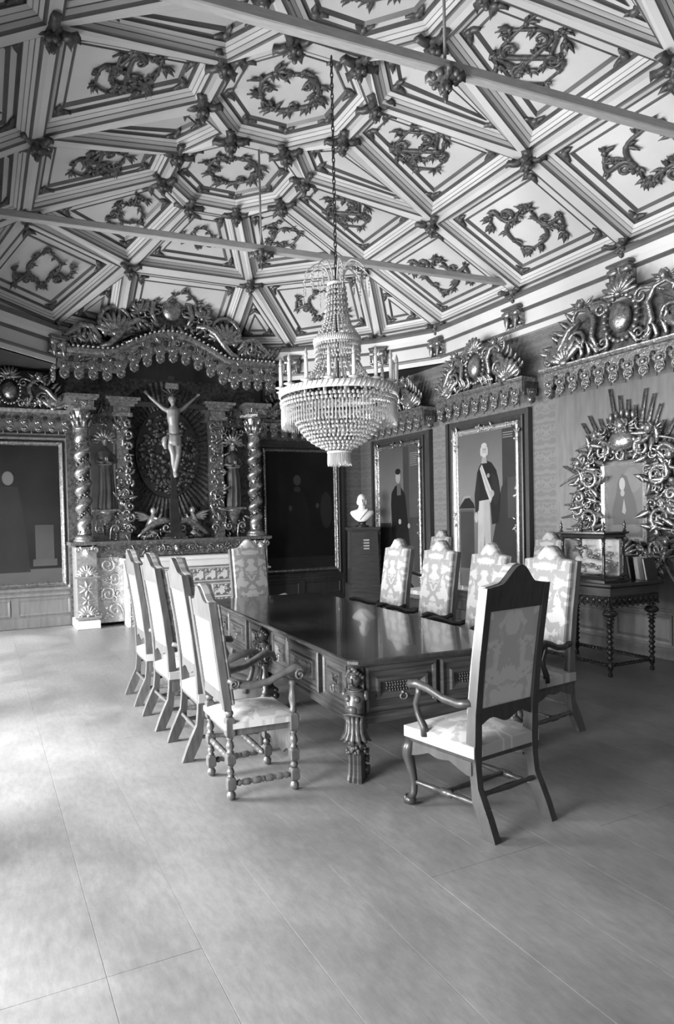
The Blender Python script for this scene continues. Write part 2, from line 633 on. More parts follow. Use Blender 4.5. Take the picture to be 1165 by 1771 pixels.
dado('trim_1', YA-YB, (XR, YA, 0), -pi/2, 'panel_wood', 17)

# ---------------------------------------------------------------- frieze and cornice that carry the ceiling
ZF = 4.03
ZW = 4.60
half = [(6.70-XC, YB), (6.70-XC, 8.40), (3.09, 9.33), (1.97, 10.35), (0.95, 10.80)]
poly = [(XC+a, b_) for a, b_ in half]+[(XC-a, b_) for a, b_ in reversed(half)]
frieze = struct(link('trim_2', None))
def seg_mitre(i):
    def d(a, b_):
        v = np.array(b_)-np.array(a); return v/np.linalg.norm(v)
    t0 = 0.0 if i == 0 else atan2(*reversed([np.dot(d(poly[i-1], poly[i]), d(poly[i], poly[i+1])), np.cross(d(poly[i-1], poly[i]), d(poly[i], poly[i+1]))]))
    t1 = 0.0 if i >= len(poly)-2 else atan2(*reversed([np.dot(d(poly[i], poly[i+1]), d(poly[i+1], poly[i+2])), np.cross(d(poly[i], poly[i+1]), d(poly[i+1], poly[i+2]))]))
    return math.tan(abs(t0)/2), math.tan(abs(t1)/2)
for i in range(len(poly)-1):
    if i == 4:
        continue                       # the altar canopy stands here
    p0, p1 = poly[i], poly[i+1]
    d = np.array(p1)-np.array(p0); d /= np.linalg.norm(d)
    out = np.array((-d[1], d[0], 0.0))
    m0, m1 = seg_mitre(i)
    P0, P1 = (p0[0], p0[1], 0), (p1[0], p1[1], 0)
    def mo(prof, name, mat):
        MB().moulding(prof, P0, P1, out, 0, False, m0, m1).build(name, mat, frieze)
    mo([(-0.06, ZF), (0.012, ZF), (0.02, ZF+0.07), (-0.06, ZF+0.07)], 'frieze_foot', 'ceil_white')
    mo([(-0.06, ZF+0.07), (0.05, ZF+0.072), (0.055, ZF+0.095), (0.03, ZF+0.115), (-0.06, ZF+0.115)], 'frieze_fillet', 'ceil_dark')
    mo([(-0.06, ZF+0.115), (0.0, ZF+0.115), (0.0, ZF+0.30), (-0.06, ZF+0.30)], 'frieze_band', 'ceil_white')
    mo([(-0.06, ZF+0.30), (0.02, ZF+0.30), (0.045, ZF+0.325), (0.04, ZF+0.34), (-0.06, ZF+0.34)], 'frieze_fillet', 'ceil_dark')
    mo([(-0.06, ZF+0.34), (0.04, ZF+0.34), (0.075, ZF+0.40), (0.10, ZF+0.47), (-0.06, ZF+0.47)], 'cornice_cove', 'ceil_white')
    mo([(-0.06, ZF+0.47), (0.105, ZF+0.47), (0.125, ZF+0.50), (0.12, ZF+0.54), (-0.06, ZF+0.55)], 'cornice_fillet', 'ceil_dark')
    mo([(-0.06, ZF+0.55), (0.0, ZF+0.55), (0.0, ZW+0.05), (-0.06, ZW+0.05)], 'cornice_band', 'ceil_white')
for s_ in (1, -1):
    cp = [(XC+s_*(XR-XC), 8.40)]+[(XC+s_*a, b_) for a, b_ in half[1:]]+[(XC+s_*0.95, YA), (XC+s_*(XR-XC), YA)]
    MB().hprism(cp, ZF, ZF+0.03).build('soffit', 'recess_dark', frieze)

# carved corbels on the frieze
def corbel_mesh():
    m_ = MB()
    m_.xprism([(0.0, 0), (-0.03, 0.0), (-0.05, 0.05), (-0.06, 0.10), (-0.11, 0.17), (-0.13, 0.235), (-0.13, 0.27), (0, 0.27)], -0.1, 0.1)
    m_.bbox(-0.125, 0.125, -0.15, 0, 0.265, 0.295, 0.006, 1)
    for sx in (-0.065, 0.065):
        for sy, z_, r in ((-0.115, 0.2, 0.045), (-0.065, 0.075, 0.03)):
            m_.lathe_axis([(r*0.2, 0), (r, 0.1), (r, 0.9), (r*0.2, 1)], (sx-0.055, sy, z_), (sx+0.055, sy, z_), 10)
        leaf(m_, sx, 0.23, 0.22, 0.09, -pi/2, -0.12, 0.03)
    return m_.mesh('corbel', ['gold', 'ceil_dark'])
cmesh = corbel_mesh()
WY = [6.78+1.652*k for k in range(-5, 2)]
for y in WY:
    for s_ in (1, -1):
        link('corbel', cmesh, frieze, (XC+s_*(6.70-XC), y, ZF+0.075), -pi/2 if s_ > 0 else pi/2).scale = (1.2, 1.1, 1.05)
for s_ in (1, -1):
    for (x_, y_), a in (((3.09, 9.33), 41), ((1.97, 10.35), 26), ((2.53, 9.84), 42)):
        if x_ == 2.53:
            continue
        link('corbel', cmesh, frieze, (XC+s_*x_, y_-0.01, ZF+0.075), -s_*radians(a)).scale = (1.2, 1.1, 1.05)

# ---------------------------------------------------------------- coffered ceiling
ZT, ZM = 5.92, 5.45
AP = 0.826
TT = AP*math.tan(pi/8)
Y0C = 6.19
ceiling = struct(MB().box(XL-WALL_T, XR+0.2, YB-0.2, YA+0.2, 6.3, 6.36).build('ceiling', 'recess_dark'))

def inset(poly2, d):
    n = len(poly2)
    out = []
    for i in range(n):
        p0, p1, p2 = poly2[i-1], poly2[i], poly2[(i+1) % n]
        def nrm(a, b_):
            v = b_-a; v = v/np.linalg.norm(v); return np.array((-v[1], v[0]))
        n0, n1 = nrm(p0, p1), nrm(p1, p2)
        k = n0+n1
        out.append(p1+k*(d/max(0.25, np.dot(k, n0))))
    return out

def tuft(m_, x_, z_, a, L, rnd, n=4):
    """small tuft of curled leaves"""
    for k in range(n):
        leaf(m_, x_, z_, L*rnd.uniform(0.6, 1.1), L*0.42, a+(k-(n-1)/2)*0.55+rnd.uniform(-0.2, 0.2), -0.015, 0.022, 2, curl=0.035)
    m_.ell((x_, -0.03, z_), (L*0.22, 0.02, L*0.22), 5, 4, 2)

def branch(m_, pts, th, R, rnd, k=1.0):
    """scrolling stem with leaf tufts on both sides and a volute at its end"""
    n = len(pts)
    m_.tube([(p[0], -0.025, p[1]) for p in pts], [th*(0.55+0.75*sin(pi*(i+1)/(n+1))) for i in range(n)], 5, 2)
    for i in range(2, n-1, 3):
        dx, dz = pts[i+1][0]-pts[i-1][0], pts[i+1][1]-pts[i-1][1]
        a = atan2(dz, dx)
        s_ = 1 if (i//3) % 2 else -1
        tuft(m_, pts[i][0], pts[i][1], a+s_*1.0, R*rnd.uniform(0.2, 0.28)*k, rnd, 2 if k == 1 else 3)
        if rnd.random() < 0.35:
            scroll(m_, pts[i][0]-s_*R*0.07*sin(a), pts[i][1]+s_*R*0.07*cos(a), R*0.085, a, 1.2, th*0.6, s_, -0.03, 8, 2, sides=4)
    dx, dz = pts[-1][0]-pts[-2][0], pts[-1][1]-pts[-2][1]
    a = atan2(dz, dx)
    tuft(m_, pts[-1][0], pts[-1][1], a, R*0.28*k, rnd, 3 if k == 1 else 5)
    dx, dz = pts[0][0]-pts[1][0], pts[0][1]-pts[1][1]
    tuft(m_, pts[0][0], pts[0][1], atan2(dz, dx), R*0.22, rnd, 3)

def rococo(m_, R, rnd, style, sx=1.0, sz=1.0):
    """dark carved scrollwork that decorates the middle of a coffer"""
    st = len(m_.v)
    th = R*0.042
    if style == 'wreath':
        for k, (a, w) in enumerate(((0.2, 1.5), (2.2, 1.7), (4.3, 1.6))):
            a += rnd.uniform(-0.25, 0.25)
            q = rnd.choice((0.06, -0.06))
            pts = [(R*(0.72+q*sin(3*t))*cos(a+t), R*(0.62+q*sin(3*t))*sin(a+t)) for t in np.linspace(0, w, 13)]
            branch(m_, pts, th, R, rnd, 1.35)
            scroll(m_, R*0.5*cos(a+w*0.5), R*0.42*sin(a+w*0.5), R*0.14, a, 1.3, th*0.9, rnd.choice((-1, 1)), -0.03, 11, 2)
    elif style == 'mono':
        for q in (-1, 1):
            pts = [(q*R*0.52*sin(2*pi*t*1.05), R*(0.74-1.48*t)) for t in np.linspace(0, 1, 17)]
            branch(m_, pts, th, R, rnd)
            a = rnd.uniform(0.2, 0.6)
            pts = [(q*R*(0.1+0.62*sin(t)), R*(0.35*cos(2.2*t+a))) for t in np.linspace(0.1, 1.9, 11)]
            branch(m_, pts, th*0.9, R, rnd)
            scroll(m_, q*R*0.34, R*0.24, R*0.2, 0.5, 1.35, th, q, -0.03, 12, 2)
            scroll(m_, q*R*0.30, -R*0.32, R*0.17, 2.5, 1.3, th, -q, -0.03, 12, 2)
    else:
        f = rnd.choice((-1, 1))
        for q in (-1, 1):
            pts = [(q*R*(0.08+0.72*sin(t*pi*0.5)), f*R*(-0.5+0.55*t+0.25*sin(t*2*pi))) for t in np.linspace(0, 1, 13)]
            branch(m_, pts, th, R, rnd)
            pts = [(q*R*(0.1+0.35*sin(t*pi)), f*R*(-0.35+1.0*t)) for t in np.linspace(0.1, 1, 11)]
            branch(m_, pts, th*0.9, R, rnd)
            scroll(m_, q*R*0.42, f*R*-0.3, R*0.16, 0.4, 1.3, th, q, -0.03, 12, 2)
        tuft(m_, 0, f*R*-0.45, -f*pi/2, R*0.3, rnd, 5)
    m_.xform(lambda a, b_, c: (a*sx, b_, c*sz), st)

RINGS = [(0.0, 0.0), (0.058, 0.0), (0.068, 0.012), (0.088, 0.015), (0.098, 0.05), (0.103, 0.058), (0.125, 0.085), (0.130, 0.088), (0.165, 0.105), (0.172, 0.125), (0.198, 0.128), (0.262, 0.128), (0.270, 0.115), (0.298, 0.145)]
RMAT = [0, 1, 1, 0, 1, 0, 1, 0, 1, 1, 0, 1, 1]

def coffer(pts3, style, seed, up=None, name='coffer', scale=None):
    """one ceiling coffer: mouldings, field and carving from its corner points"""
    P = np.array(pts3, float)
    c = P.mean(0)
    _, _, vt = np.linalg.svd(P-c)
    nz = vt[2]
    if nz[2] > 0:
        nz = -nz                       # towards the room
    e2 = np.array(up if up is not None else (0, 1.0, 0)); e2 = e2-nz*np.dot(e2, nz); e2 /= np.linalg.norm(e2)
    e1 = np.cross(e2, nz)*-1
    q = [np.array((np.dot(p-c, e1), np.dot(p-c, e2))) for p in P]
    area = sum(q[i-1][0]*q[i][1]-q[i][0]*q[i-1][1] for i in range(len(q)))
    if area < 0:
        q = q[::-1]; P = P[::-1]; area = -area
    n = len(q)
    per = sum(np.linalg.norm(q[i]-q[i-1]) for i in range(n))
    inr = area/per
    s_ = scale or min(1.0, max(0.22, inr*0.80/0.298))
    rings = [[tuple(p) for p in P]]
    for d, h in RINGS[1:]:
        rings.append([tuple(c+e1*a[0]+e2*a[1]-nz*h*max(s_, 0.5)) for a in inset(q, d*s_)])
    m_ = MB()
    for k in range(len(rings)-1):
        m_.loft([rings[k], rings[k+1]], RMAT[k], False, caps=False)
    hl = RINGS[-1][1]*max(s_, 0.5)
    m_.add(rings[-1], [tuple(range(n))], 0)
    o = m_.build(name, ['ceil_white', 'ceil_dark'], ceiling, fix=False)
    # carved corner leaves and the middle ornament
    r_ = random.Random(seed)
    orn = MB()
    for a in inset(q, 0.235*s_):
        st = len(orn.v)
        dirc = atan2(-a[1], -a[0])
        k = 0.13*max(s_, 0.45)
        leaf(orn, a[0]*1.03, a[1]*1.03, k, k*0.55, dirc+0.75, -0.0, 0.04, 2, curl=0.02)
        leaf(orn, a[0]*1.03, a[1]*1.03, k, k*0.55, dirc-0.75, -0.0, 0.04, 2, curl=0.02)
        orn.ell((a[0], -0.015, a[1]), (k*0.34, 0.03, k*0.34), 6, 4, 2)
        orn.xform(lambda x_, y_, z_: (x_, y_-0.02, z_), st)
    inner = inset(q, 0.298*s_)
    ia = 0.5*abs(sum(inner[i-1][0]*inner[i][1]-inner[i][0]*inner[i-1][1] for i in range(n)))
    cx2 = np.mean(inner, 0)
    if style and ia > 0.03:
        st = len(orn.v)
        ext = np.max(np.abs(np.array(inner)-cx2), 0)
        R = sqrt(ia)*0.5
        kx = min(1.35, max(0.7, ext[0]/(sqrt(ia)*0.6)))
        kz = min(1.35, max(0.7, ext[1]/(sqrt(ia)*0.6)))
        rococo(orn, R, r_, style, kx**0.6, kz**0.6)
        orn.xform(lambda x_, y_, z_: (x_+cx2[0], y_, z_+cx2[1]), st)
    orn.xform(lambda x_, y_, z_: tuple(c+e1*x_+e2*z_-nz*hl-nz*y_*1.0*(1 if y_ > 0 else 1)))
    orn.build('carved_scrollwork', ['ceil_white', 'ceil_dark', 'ceil_gilt'], o, fix=False)
    return o

def T(x_, y_):
    return (XC+x_, y_, ZT)
def M_(s_, y_):
    return (XC+s_*2.42, y_, ZM)
def Wn(s_, y_):
    return (XC+s_*(6.70-XC), y_-0.25, ZW)
sd = 0
for k in range(-5, 2):
    yc = Y0C+2*AP*k
    coffer([T(-TT, yc+AP), T(TT, yc+AP), T(AP, yc+TT), T(AP, yc-TT), T(TT, yc-AP), T(-TT, yc-AP), T(-AP, yc-TT), T(-AP, yc+TT)], 'wreath', 10+k)
    for s_ in (1, -1):
        coffer([T(s_*AP, yc-TT), T(s_*AP, yc+TT), M_(s_, yc+AP), M_(s_, yc-AP)], 'mono', 30+k*2+s_, up=(0.9*s_, 0.4, 0))
        coffer([M_(s_, yc-AP), M_(s_, yc+AP), Wn(s_, yc+AP), Wn(s_, yc-AP)], 'spray', 60+k*2+s_, up=(0.8*s_, 0.5, 0))
        if k < 1:
            coffer([T(s_*TT, yc+AP), T(s_*AP, yc+TT), M_(s_, yc+AP), T(s_*AP, yc+2*AP-TT)], None, 90+k)
yE = Y0C+3*AP
ME = lambda s_: (XC+s_*0.95, 9.70, 5.36)
WD = lambda s_: (XC+s_*3.09, 9.33, ZW)
WE = lambda s_: (XC+s_*1.97, 10.35, ZW)
WX = lambda s_: (XC+s_*0.95, 10.80, ZW)
yc = Y0C+2*AP
for s_ in (1, -1):
    coffer([T(s_*AP, yc+TT), T(s_*TT, yc+AP), ME(s_), M_(s_, yE)], 'spray', 120+s_, up=(-s_, 1, 0))
    coffer([M_(s_, yE), Wn(s_, yE), WD(s_)], None, 1)
    coffer([M_(s_, yE), WD(s_), WE(s_), ME(s_)], 'spray', 140+s_, up=(s_*0.3, 1, 0))
    coffer([ME(s_), WE(s_), WX(s_)], None, 1)
coffer([T(TT, yc+AP), T(-TT, yc+AP), ME(-1), ME(1)], 'spray', 160)
coffer([ME(1), ME(-1), WX(-1), WX(1)], 'spray', 161)

# carved bosses at the crossings of the ribs
def boss_mesh():
    m_ = MB()
    m_.lathe([(0.002, -0.22), (0.025, -0.20), (0.035, -0.17), (0.022, -0.145), (0.06, -0.12), (0.075, -0.08), (0.05, -0.05), (0.085, -0.03), (0.09, 0.0)], (0, 0, 0), 9)
    for i in range(6):
        a = i*pi/3
        m_.ell((0.05*cos(a), 0.05*sin(a), -0.115), (0.034, 0.034, 0.03), 5, 4)
    for i in range(4):
        a = i*pi/2+pi/4
        rings = []
        for t, w, z_ in ((0.04, 0.03, -0.03), (0.09, 0.055, -0.055), (0.15, 0.05, -0.05), (0.20, 0.06, -0.03), (0.235, 0.015, -0.045)):
            ca, sa = cos(a), sin(a)
            rings.append([(t*ca-w*sa, t*sa+w*ca, z_+0.03), (t*ca, t*sa, z_-0.03), (t*ca+w*sa, t*sa-w*ca, z_+0.03)])
        m_.loft(rings, 0, True)
    return m_.mesh('boss', 'ceil_gilt')
bmesh_ = boss_mesh()
nodes = set()
for k in range(-5, 2):
    yc = Y0C+2*AP*k
    for s_ in (1, -1):
        for p in (T(s_*TT, yc+AP), T(s_*TT, yc-AP), T(s_*AP, yc+TT), T(s_*AP, yc-TT), M_(s_, yc+AP), M_(s_, yc-AP), Wn(s_, yc+AP), Wn(s_, yc-AP)):
            nodes.add(tuple(round(q, 3) for q in p))
for s_ in (1, -1):
    for p in (ME(s_), WD(s_), WE(s_), WX(s_)):
        nodes.add(tuple(round(q, 3) for q in p))
for i, p in enumerate(sorted(nodes)):
    o = link('boss', bmesh_, ceiling, (p[0]+(XC-p[0])*0.0, p[1], p[2]), 0.4*(i % 3))
    o.scale = (0.9, 0.9, 0.9)
    if p[2] < 5:
        o.scale = (0.85, 0.85, 0.75)
        o.location = (p[0]+(XC-p[0])*0.03, p[1], p[2]+0.02)

# tie beams across the room with their hanger rods
def tie_beam(y, label):
    t = thing('tie_beam', label, 'beam', (XC, y, 4.715), radians(-3.0))
    a = 6.60-XC
    MB().bbox(-a, a, -0.04, 0.04, 0, 0.075, 0.008).build('bar', 'beam_paint', t)
    m_ = MB()
    m_.lathe([(0.012, 0.085), (0.012, ZT-4.70-0.05)], (0, 0, 0), 6)
    m_.build('hanger_rod', 'steel', t)
    link('pendant_boss', bmesh_, t, (0, 0, 0.0), 0.4).scale = (0.6, 0.6, 0.95)
    m_ = MB(); m_.lathe([(0.07, -0.06), (0.10, -0.04), (0.105, -0.015), (0.08, 0.0)], (0, 0, 0), 12)
    for i in range(10):
        a_ = i*pi/5
        m_.ell((0.092*cos(a_), 0.092*sin(a_), -0.04), (0.024, 0.024, 0.03), 6, 4)
    m_.build('boss_collar', 'ceil_gilt', t)
    return t
tie_beam(7.016, 'pale tie beam crossing the room just beyond the chandelier, with hanger rod')
tie_beam(3.712, 'pale tie beam crossing overhead in front of the chandelier chain')
# ---------------------------------------------------------------- the long carved table
damask('fabric_seat', 0.34, 0.5, 0.5, 0.55, axes=('X', 'Y'), thr=0.5, scale=4.4, seed=4.4)
TL, TWD, TH = 3.46, 1.32, 0.757
table = thing('conference_table', 'long dark walnut table with carved caryatid legs and panelled sides', 'table', (2.795, 5.13, 0), radians(-3.9))

def chamfer_rect(hx, hy, c):
    return [(-hx+c, -hy), (hx-c, -hy), (hx, -hy+c), (hx, hy-c), (hx-c, hy), (-hx+c, hy), (-hx, hy-c), (-hx, -hy+c)]
def stacked(m_, hx, hy, c, prof, mat=0):
    m_.loft([[(x_, y_, z_) for x_, y_ in chamfer_rect(hx-d, hy-d, c)] for d, z_ in prof], mat, False)
hx, hy = TWD/2, TL/2
m_ = MB()
stacked(m_, hx, hy, 0.05, [(0.012, TH-0.03), (0.0, TH-0.026), (0.0, TH-0.008), (0.008, TH)])
m_.build('tabletop', 'walnut_top', table)
m_ = MB()
stacked(m_, hx, hy, 0.05, [(0.07, TH-0.075), (0.05, TH-0.06), (0.045, TH-0.05), (0.025, TH-0.042), (0.02, TH-0.0295)])
m_.build('top_moulding', 'walnut_side', table)
ins = 0.075
m_ = MB()
m_.box(-hx+ins, hx-ins, -hy+ins, hy-ins, 0.36, TH-0.06)
m_.build('apron', 'walnut_side', table)
m_ = MB()
stacked(m_, hx-ins, hy-ins, 0.01, [(-0.005, 0.42), (-0.022, 0.405), (-0.022, 0.39), (-0.035, 0.375), (-0.035, 0.345), (0.02, 0.335)])
m_.build('base_moulding', 'walnut_side', table)

def pull(m_, x_, z_, r=0.03, y=-0.03):
    m_.ell((x_, y, z_+r*0.9), (0.012, 0.012, 0.012), 6, 4)
    m_.tube([(x_+r*sin(a)*1.05, y-0.012, z_+r*cos(a)*0.8) for a in np.linspace(0.5, 2*pi-0.5, 12)], 0.0045, 5)

def drawer(w, h, rich, raised, loc, rz):
    """moulded drawer front facing local -y"""
    m_ = MB()
    pr = 0.03 if raised else 0.012
    m_.frame(-w/2, w/2, 0, h, [(0, 0), (0.0, pr), (0.014, pr+0.008), (0.03, pr), (0.034, pr-0.008), (0.07, pr-0.006), (0.078, pr+0.012), (0.095, pr+0.01), (0.12, pr-0.012), (0.122, pr-0.012)])
    m_.add([(-w/2+0.122, -pr+0.012, 0.122), (w/2-0.122, -pr+0.012, 0.122), (w/2-0.122, -pr+0.012, h-0.122), (-w/2+0.122, -pr+0.012, h-0.122)], [(0, 1, 2, 3)])
    o = m_.build('drawer_front', 'walnut_side', table, loc, rz)
    m_ = MB()
    fw, fh = (w-0.26)*0.5, 0.05
    r_ = random.Random(5)
    if rich:
        cx_, cz_ = 0, h/2+0.012
        for i in range(14):
            for j in range(7):
                x_ = -fw+2*fw*i/13; z_ = -fh*1.05+2.1*fh*j/6
                if (x_/fw)**2+(z_/(fh*1.1))**2 < 1.0:
                    m_.ell((cx_+x_+(0.004 if j % 2 else 0), -pr+0.006, cz_+z_), (0.0075, 0.006, 0.0085), 5, 4)
        m_.build('fretwork_plate', 'fret_metal', o)
    else:
        spray(m_, r_, -fw, fw, h/2-fh*0.9, h/2+fh, 22, 0.024, -pr+0.01, 0, 0.006)
        m_.build('carved_escutcheon', 'walnut_side', o)
    m_ = MB()
    pull(m_, 0, h/2-0.062, 0.024, -pr-0.004)
    m_.build('ring_pull', 'steel', o)
    return o
ah = 0.285
az = 0.415
# near and far ends: two drawers each
for sgn, rz in ((-1, 0), (1, pi)):
    for q in (-1, 1):
        drawer(0.52, ah, True, True, (q*0.275, sgn*(hy-ins), az), rz)
# long sides: two bays of narrow, wide, narrow
for sgn, rz in ((-1, -pi/2), (1, pi/2)):
    for bay in (-1, 1):
        for off, w, ra in ((-0.52, 0.36, False), (0.0, 0.60, True), (0.52, 0.36, False)):
            drawer(w, ah, False, ra, (sgn*(hx-ins), bay*0.83+off, az), rz)

def caryatid():
    """carved leg: woman's head and torso above acanthus and a fluted lion leg; faces local -y"""
    parts = {}
    m_ = MB()
    # back post
    m_.bbox(-0.05, 0.05, -0.01, 0.06, 0.30, 0.70, 0.008)
    # head
    m_.ell((0, -0.045, 0.642), (0.046, 0.05, 0.06), 12, 8)
    m_.ell((0, -0.096, 0.636), (0.008, 0.012, 0.018), 6, 5)
    m_.ell((0, -0.09, 0.612), (0.016, 0.01, 0.007), 6, 4)
    for sx in (-1, 1):
        m_.ell((sx*0.018, -0.088, 0.652), (0.011, 0.007, 0.006), 6, 4)
        m_.ell((sx*0.019, -0.086, 0.668), (0.015, 0.008, 0.005), 6, 4)
        for k in range(4):
            m_.ell((sx*(0.018+0.011*k), -0.075+0.014*k, 0.695-0.014*k), (0.016, 0.018, 0.016), 6, 4)
    m_.ell((0, -0.06, 0.705), (0.022, 0.022, 0.016), 7, 4)
    # torso
    prof = [(0.585, 0.028, 0.03, -0.035), (0.565, 0.045, 0.04, -0.03), (0.55, 0.066, 0.05, -0.03), (0.52, 0.07, 0.056, -0.035), (0.49, 0.062, 0.06, -0.04), (0.455, 0.06, 0.064, -0.045), (0.42, 0.062, 0.06, -0.04)]
    rings = []
    for z_, rx, ry, cy in prof:
        rings.append([(rx*cos(2*pi*i/14), cy+ry*sin(2*pi*i/14), z_) for i in range(14)])
    m_.loft(rings, 0, True)
    for sx in (-1, 1):
        m_.ell((sx*0.029, -0.083, 0.523), (0.021, 0.02, 0.021), 8, 6)
        m_.ell((sx*0.07, -0.02, 0.535), (0.02, 0.03, 0.035), 7, 5)
    m_.ell((0, -0.095, 0.458), (0.035, 0.022, 0.03), 8, 5)
    m_.tube([(0.066*cos(a), -0.045+0.066*sin(a), 0.425-0.012*cos(a*2)) for a in np.linspace(pi, 2*pi, 12)], 0.008, 5)
    m_.tube([(0.05*cos(a), -0.035+0.045*sin(a), 0.578+0.008*sin(a)) for a in np.linspace(pi, 2*pi, 10)], 0.006, 5)
    # acanthus skirt
    for i in range(7):
        a = pi+pi*i/6
        ca, sa = cos(a), sin(a)
        rr = []
        for t, w, ro in ((0.0, 0.012, 0.055), (0.3, 0.02, 0.05), (0.65, 0.026, 0.055), (0.9, 0.024, 0.075), (1.0, 0.006, 0.088)):
            z_ = 0.415-0.155*t
            rr.append([(ro*ca-w*sa, -0.03+ro*sa+w*ca, z_), ((ro+0.016)*ca, -0.03+(ro+0.016)*sa, z_), (ro*ca+w*sa, -0.03+ro*sa-w*ca, z_), ((ro-0.02)*ca, -0.03+(ro-0.02)*sa, z_)])
        m_.loft(rr, 0, True)
    m_.lathe([(0.05, 0.42), (0.042, 0.34), (0.05, 0.26), (0.06, 0.22), (0.05, 0.19)], (0, -0.025, 0), 10)
    # flower cluster
    r_ = random.Random(2)
    for i in range(26):
        a = pi+pi*r_.random(); z_ = r_.uniform(0.18, 0.255)
        m_.ell((0.058*cos(a), -0.028+0.058*sin(a), z_), (0.014, 0.014, 0.014), 5, 4)
    # fluted foot with side volutes
    rings = []
    for z_, w, d0, d1 in ((0.20, 0.042, -0.075, 0.03), (0.12, 0.04, -0.072, 0.03), (0.05, 0.043, -0.078, 0.035), (0.015, 0.048, -0.09, 0.04), (0.0, 0.046, -0.088, 0.04)):
        rings.append([(-w, d1, z_), (-w, d0+0.012, z_), (-w*0.62, d0, z_), (-w*0.34, d0+0.012, z_), (0, d0, z_), (w*0.34, d0+0.012, z_), (w*0.62, d0, z_), (w, d0+0.012, z_), (w, d1, z_)])
    m_.loft(rings, 0, False)
    for sx in (-1, 1):
        for z_, r in ((0.05, 0.034), (0.12, 0.026), (0.17, 0.02)):
            m_.lathe_axis([(0.004, 0), (r, 0.15), (r*0.8, 0.5), (r, 0.85), (0.004, 1)], (sx*0.03, 0.045, z_), (sx*0.062, 0.045, z_), 10)
    return m_.mesh('leg', 'walnut_side')
leg_me = caryatid()
for sx in (-1, 1):
    for sy in (-1, 1):
        a = {(-1, -1): -pi/4, (1, -1): pi/4, (-1, 1): -3*pi/4, (1, 1): 3*pi/4}[(sx, sy)]
        link('leg', leg_me, table, (sx*(hx-0.07), sy*(hy-0.07), 0), a)
    link('leg', leg_me, table, (sx*(hx-0.075), 0, 0), -pi/2 if sx < 0 else pi/2)

# ---------------------------------------------------------------- armchairs
def lean(z):
    """y of the back posts of the tall chair at height z"""
    zs = [0, 0.05, 0.12, 0.22, 0.42, 0.60, 0.90, 1.40]
    ys = [-0.315, -0.30, -0.262, -0.225, -0.205, -0.212, -0.248, -0.325]
    return float(np.interp(z, zs, ys))

def crest_poly(hw, z0, zc, zt, n=14):
    """outline (x, z) of the arched back: straight sides to zc, cyma up to zt"""
    pts = [(-hw, z0), (hw, z0), (hw, zc)]
    c = []
    for i in range(n+1):
        t = i/n
        x_ = hw*(1-t)
        u = (1-t)
        if u > 0.62:
            z_ = zc+0.012*(1-(u-0.62)/0.38)
        else:
            v = u/0.62
            z_ = zc+0.012+(zt-zc-0.012)*(0.5+0.5*cos(pi*v))**0.8
        c.append((x_, z_))
    pts += c[1:]
    pts += [(-x_, z_) for x_, z_ in reversed(c[:-1])]
    return pts

def slab(m_, outline, y0, y1, fn, puff=0.0, mat=0, zgrid=None):
    """outline in (x,z) with lean; front at +y; thickness from y0 to y1; puff domes the front"""
    zs = [p[1] for p in outline]; xs = [p[0] for p in outline]
    cx_, cz_ = 0.5*(min(xs)+max(xs)), 0.5*(min(zs)+max(zs))
    rings = []
    for k, yy_ in ((1.0, y0), (1.0, y1-0.012), (0.965, y1)):
        rings.append([(cx_+(x_-cx_)*k, yy_+fn(z_), cz_+(z_-cz_)*(1-(1-k)*0.4)) for x_, z_ in outline])
    m_.loft(rings, mat, False, caps=False)
    n = len(outline)
    # caps as strips between left and right halves so the lean bends cleanly
    def cap(ring, flip, dome):
        # outline order: BL, BR, right side up ..., top, left side down
        right = ring[1:(n//2)+2]
        left = [ring[0]]+ring[:(n//2)+1:-1]
        L_ = min(len(left), len(right))
        cols = 6
        grid = []
        for i in range(L_):
            a = np.array(left[i]); b_ = np.array(right[i])
            row = []
            for j in range(cols+1):
                t = j/cols
                p = a*(1-t)+b_*t
                fz = min(1.0, 4*i/L_, 1.0)
                p[1] += dome*(1-(2*t-1)**4)*fz
                row.append(tuple(p))
            grid.append(row)
        vs = [p for r in grid for p in r]
        fs = []
        for i in range(L_-1):
            for j in range(cols):
                q = (i*(cols+1)+j, i*(cols+1)+j+1, (i+1)*(cols+1)+j+1, (i+1)*(cols+1)+j)
                fs.append(q[::-1] if flip else q)
        m_.add(vs, fs, mat, True)
    cap(rings[0], False, 0.0)
    cap(rings[-1], True, puff)

def grid_outline(hw, z0, zc, zt):
    """same outline but with extra points up the sides so the slab can lean"""
    base = crest_poly(hw, z0, zc, zt)
    side = [(hw, z0+(zc-z0)*k/5) for k in range(1, 5)]
    sidel = [(-hw, zc-(zc-z0)*k/5) for k in range(1, 5)]
    return [base[0], base[1]]+side+base[2:]+sidel

def cushion(m_, fw, rw, yf, yr, z0, z1, dome, mat=0):
    n = 8
    vs = []
    for j in range(n+1):
        t = j/n
        y_ = yr+(yf-yr)*t
        hw = rw+(fw-rw)*t
        for i in range(n+1):
            s_ = 2*i/n-1
            d = (1-abs(s_)**3)*(1-abs(2*t-1)**3)
            vs.append((hw*s_, y_, z1+dome*d))
    fs = [(j*(n+1)+i, j*(n+1)+i+1, (j+1)*(n+1)+i+1, (j+1)*(n+1)+i) for j in range(n) for i in range(n)]
    m_.add(vs, fs, mat, True)
    m_.loft([[(-rw, yr, z0), (rw, yr, z0), (fw, yf, z0), (-fw, yf, z0)], [(-rw, yr, z1), (rw, yr, z1), (fw, yf, z1), (-fw, yf, z1)]], mat, False, caps=False)
    m_.add([(-rw, yr, z0), (rw, yr, z0), (fw, yf, z0), (-fw, yf, z0)], [(0, 3, 2, 1)], mat)

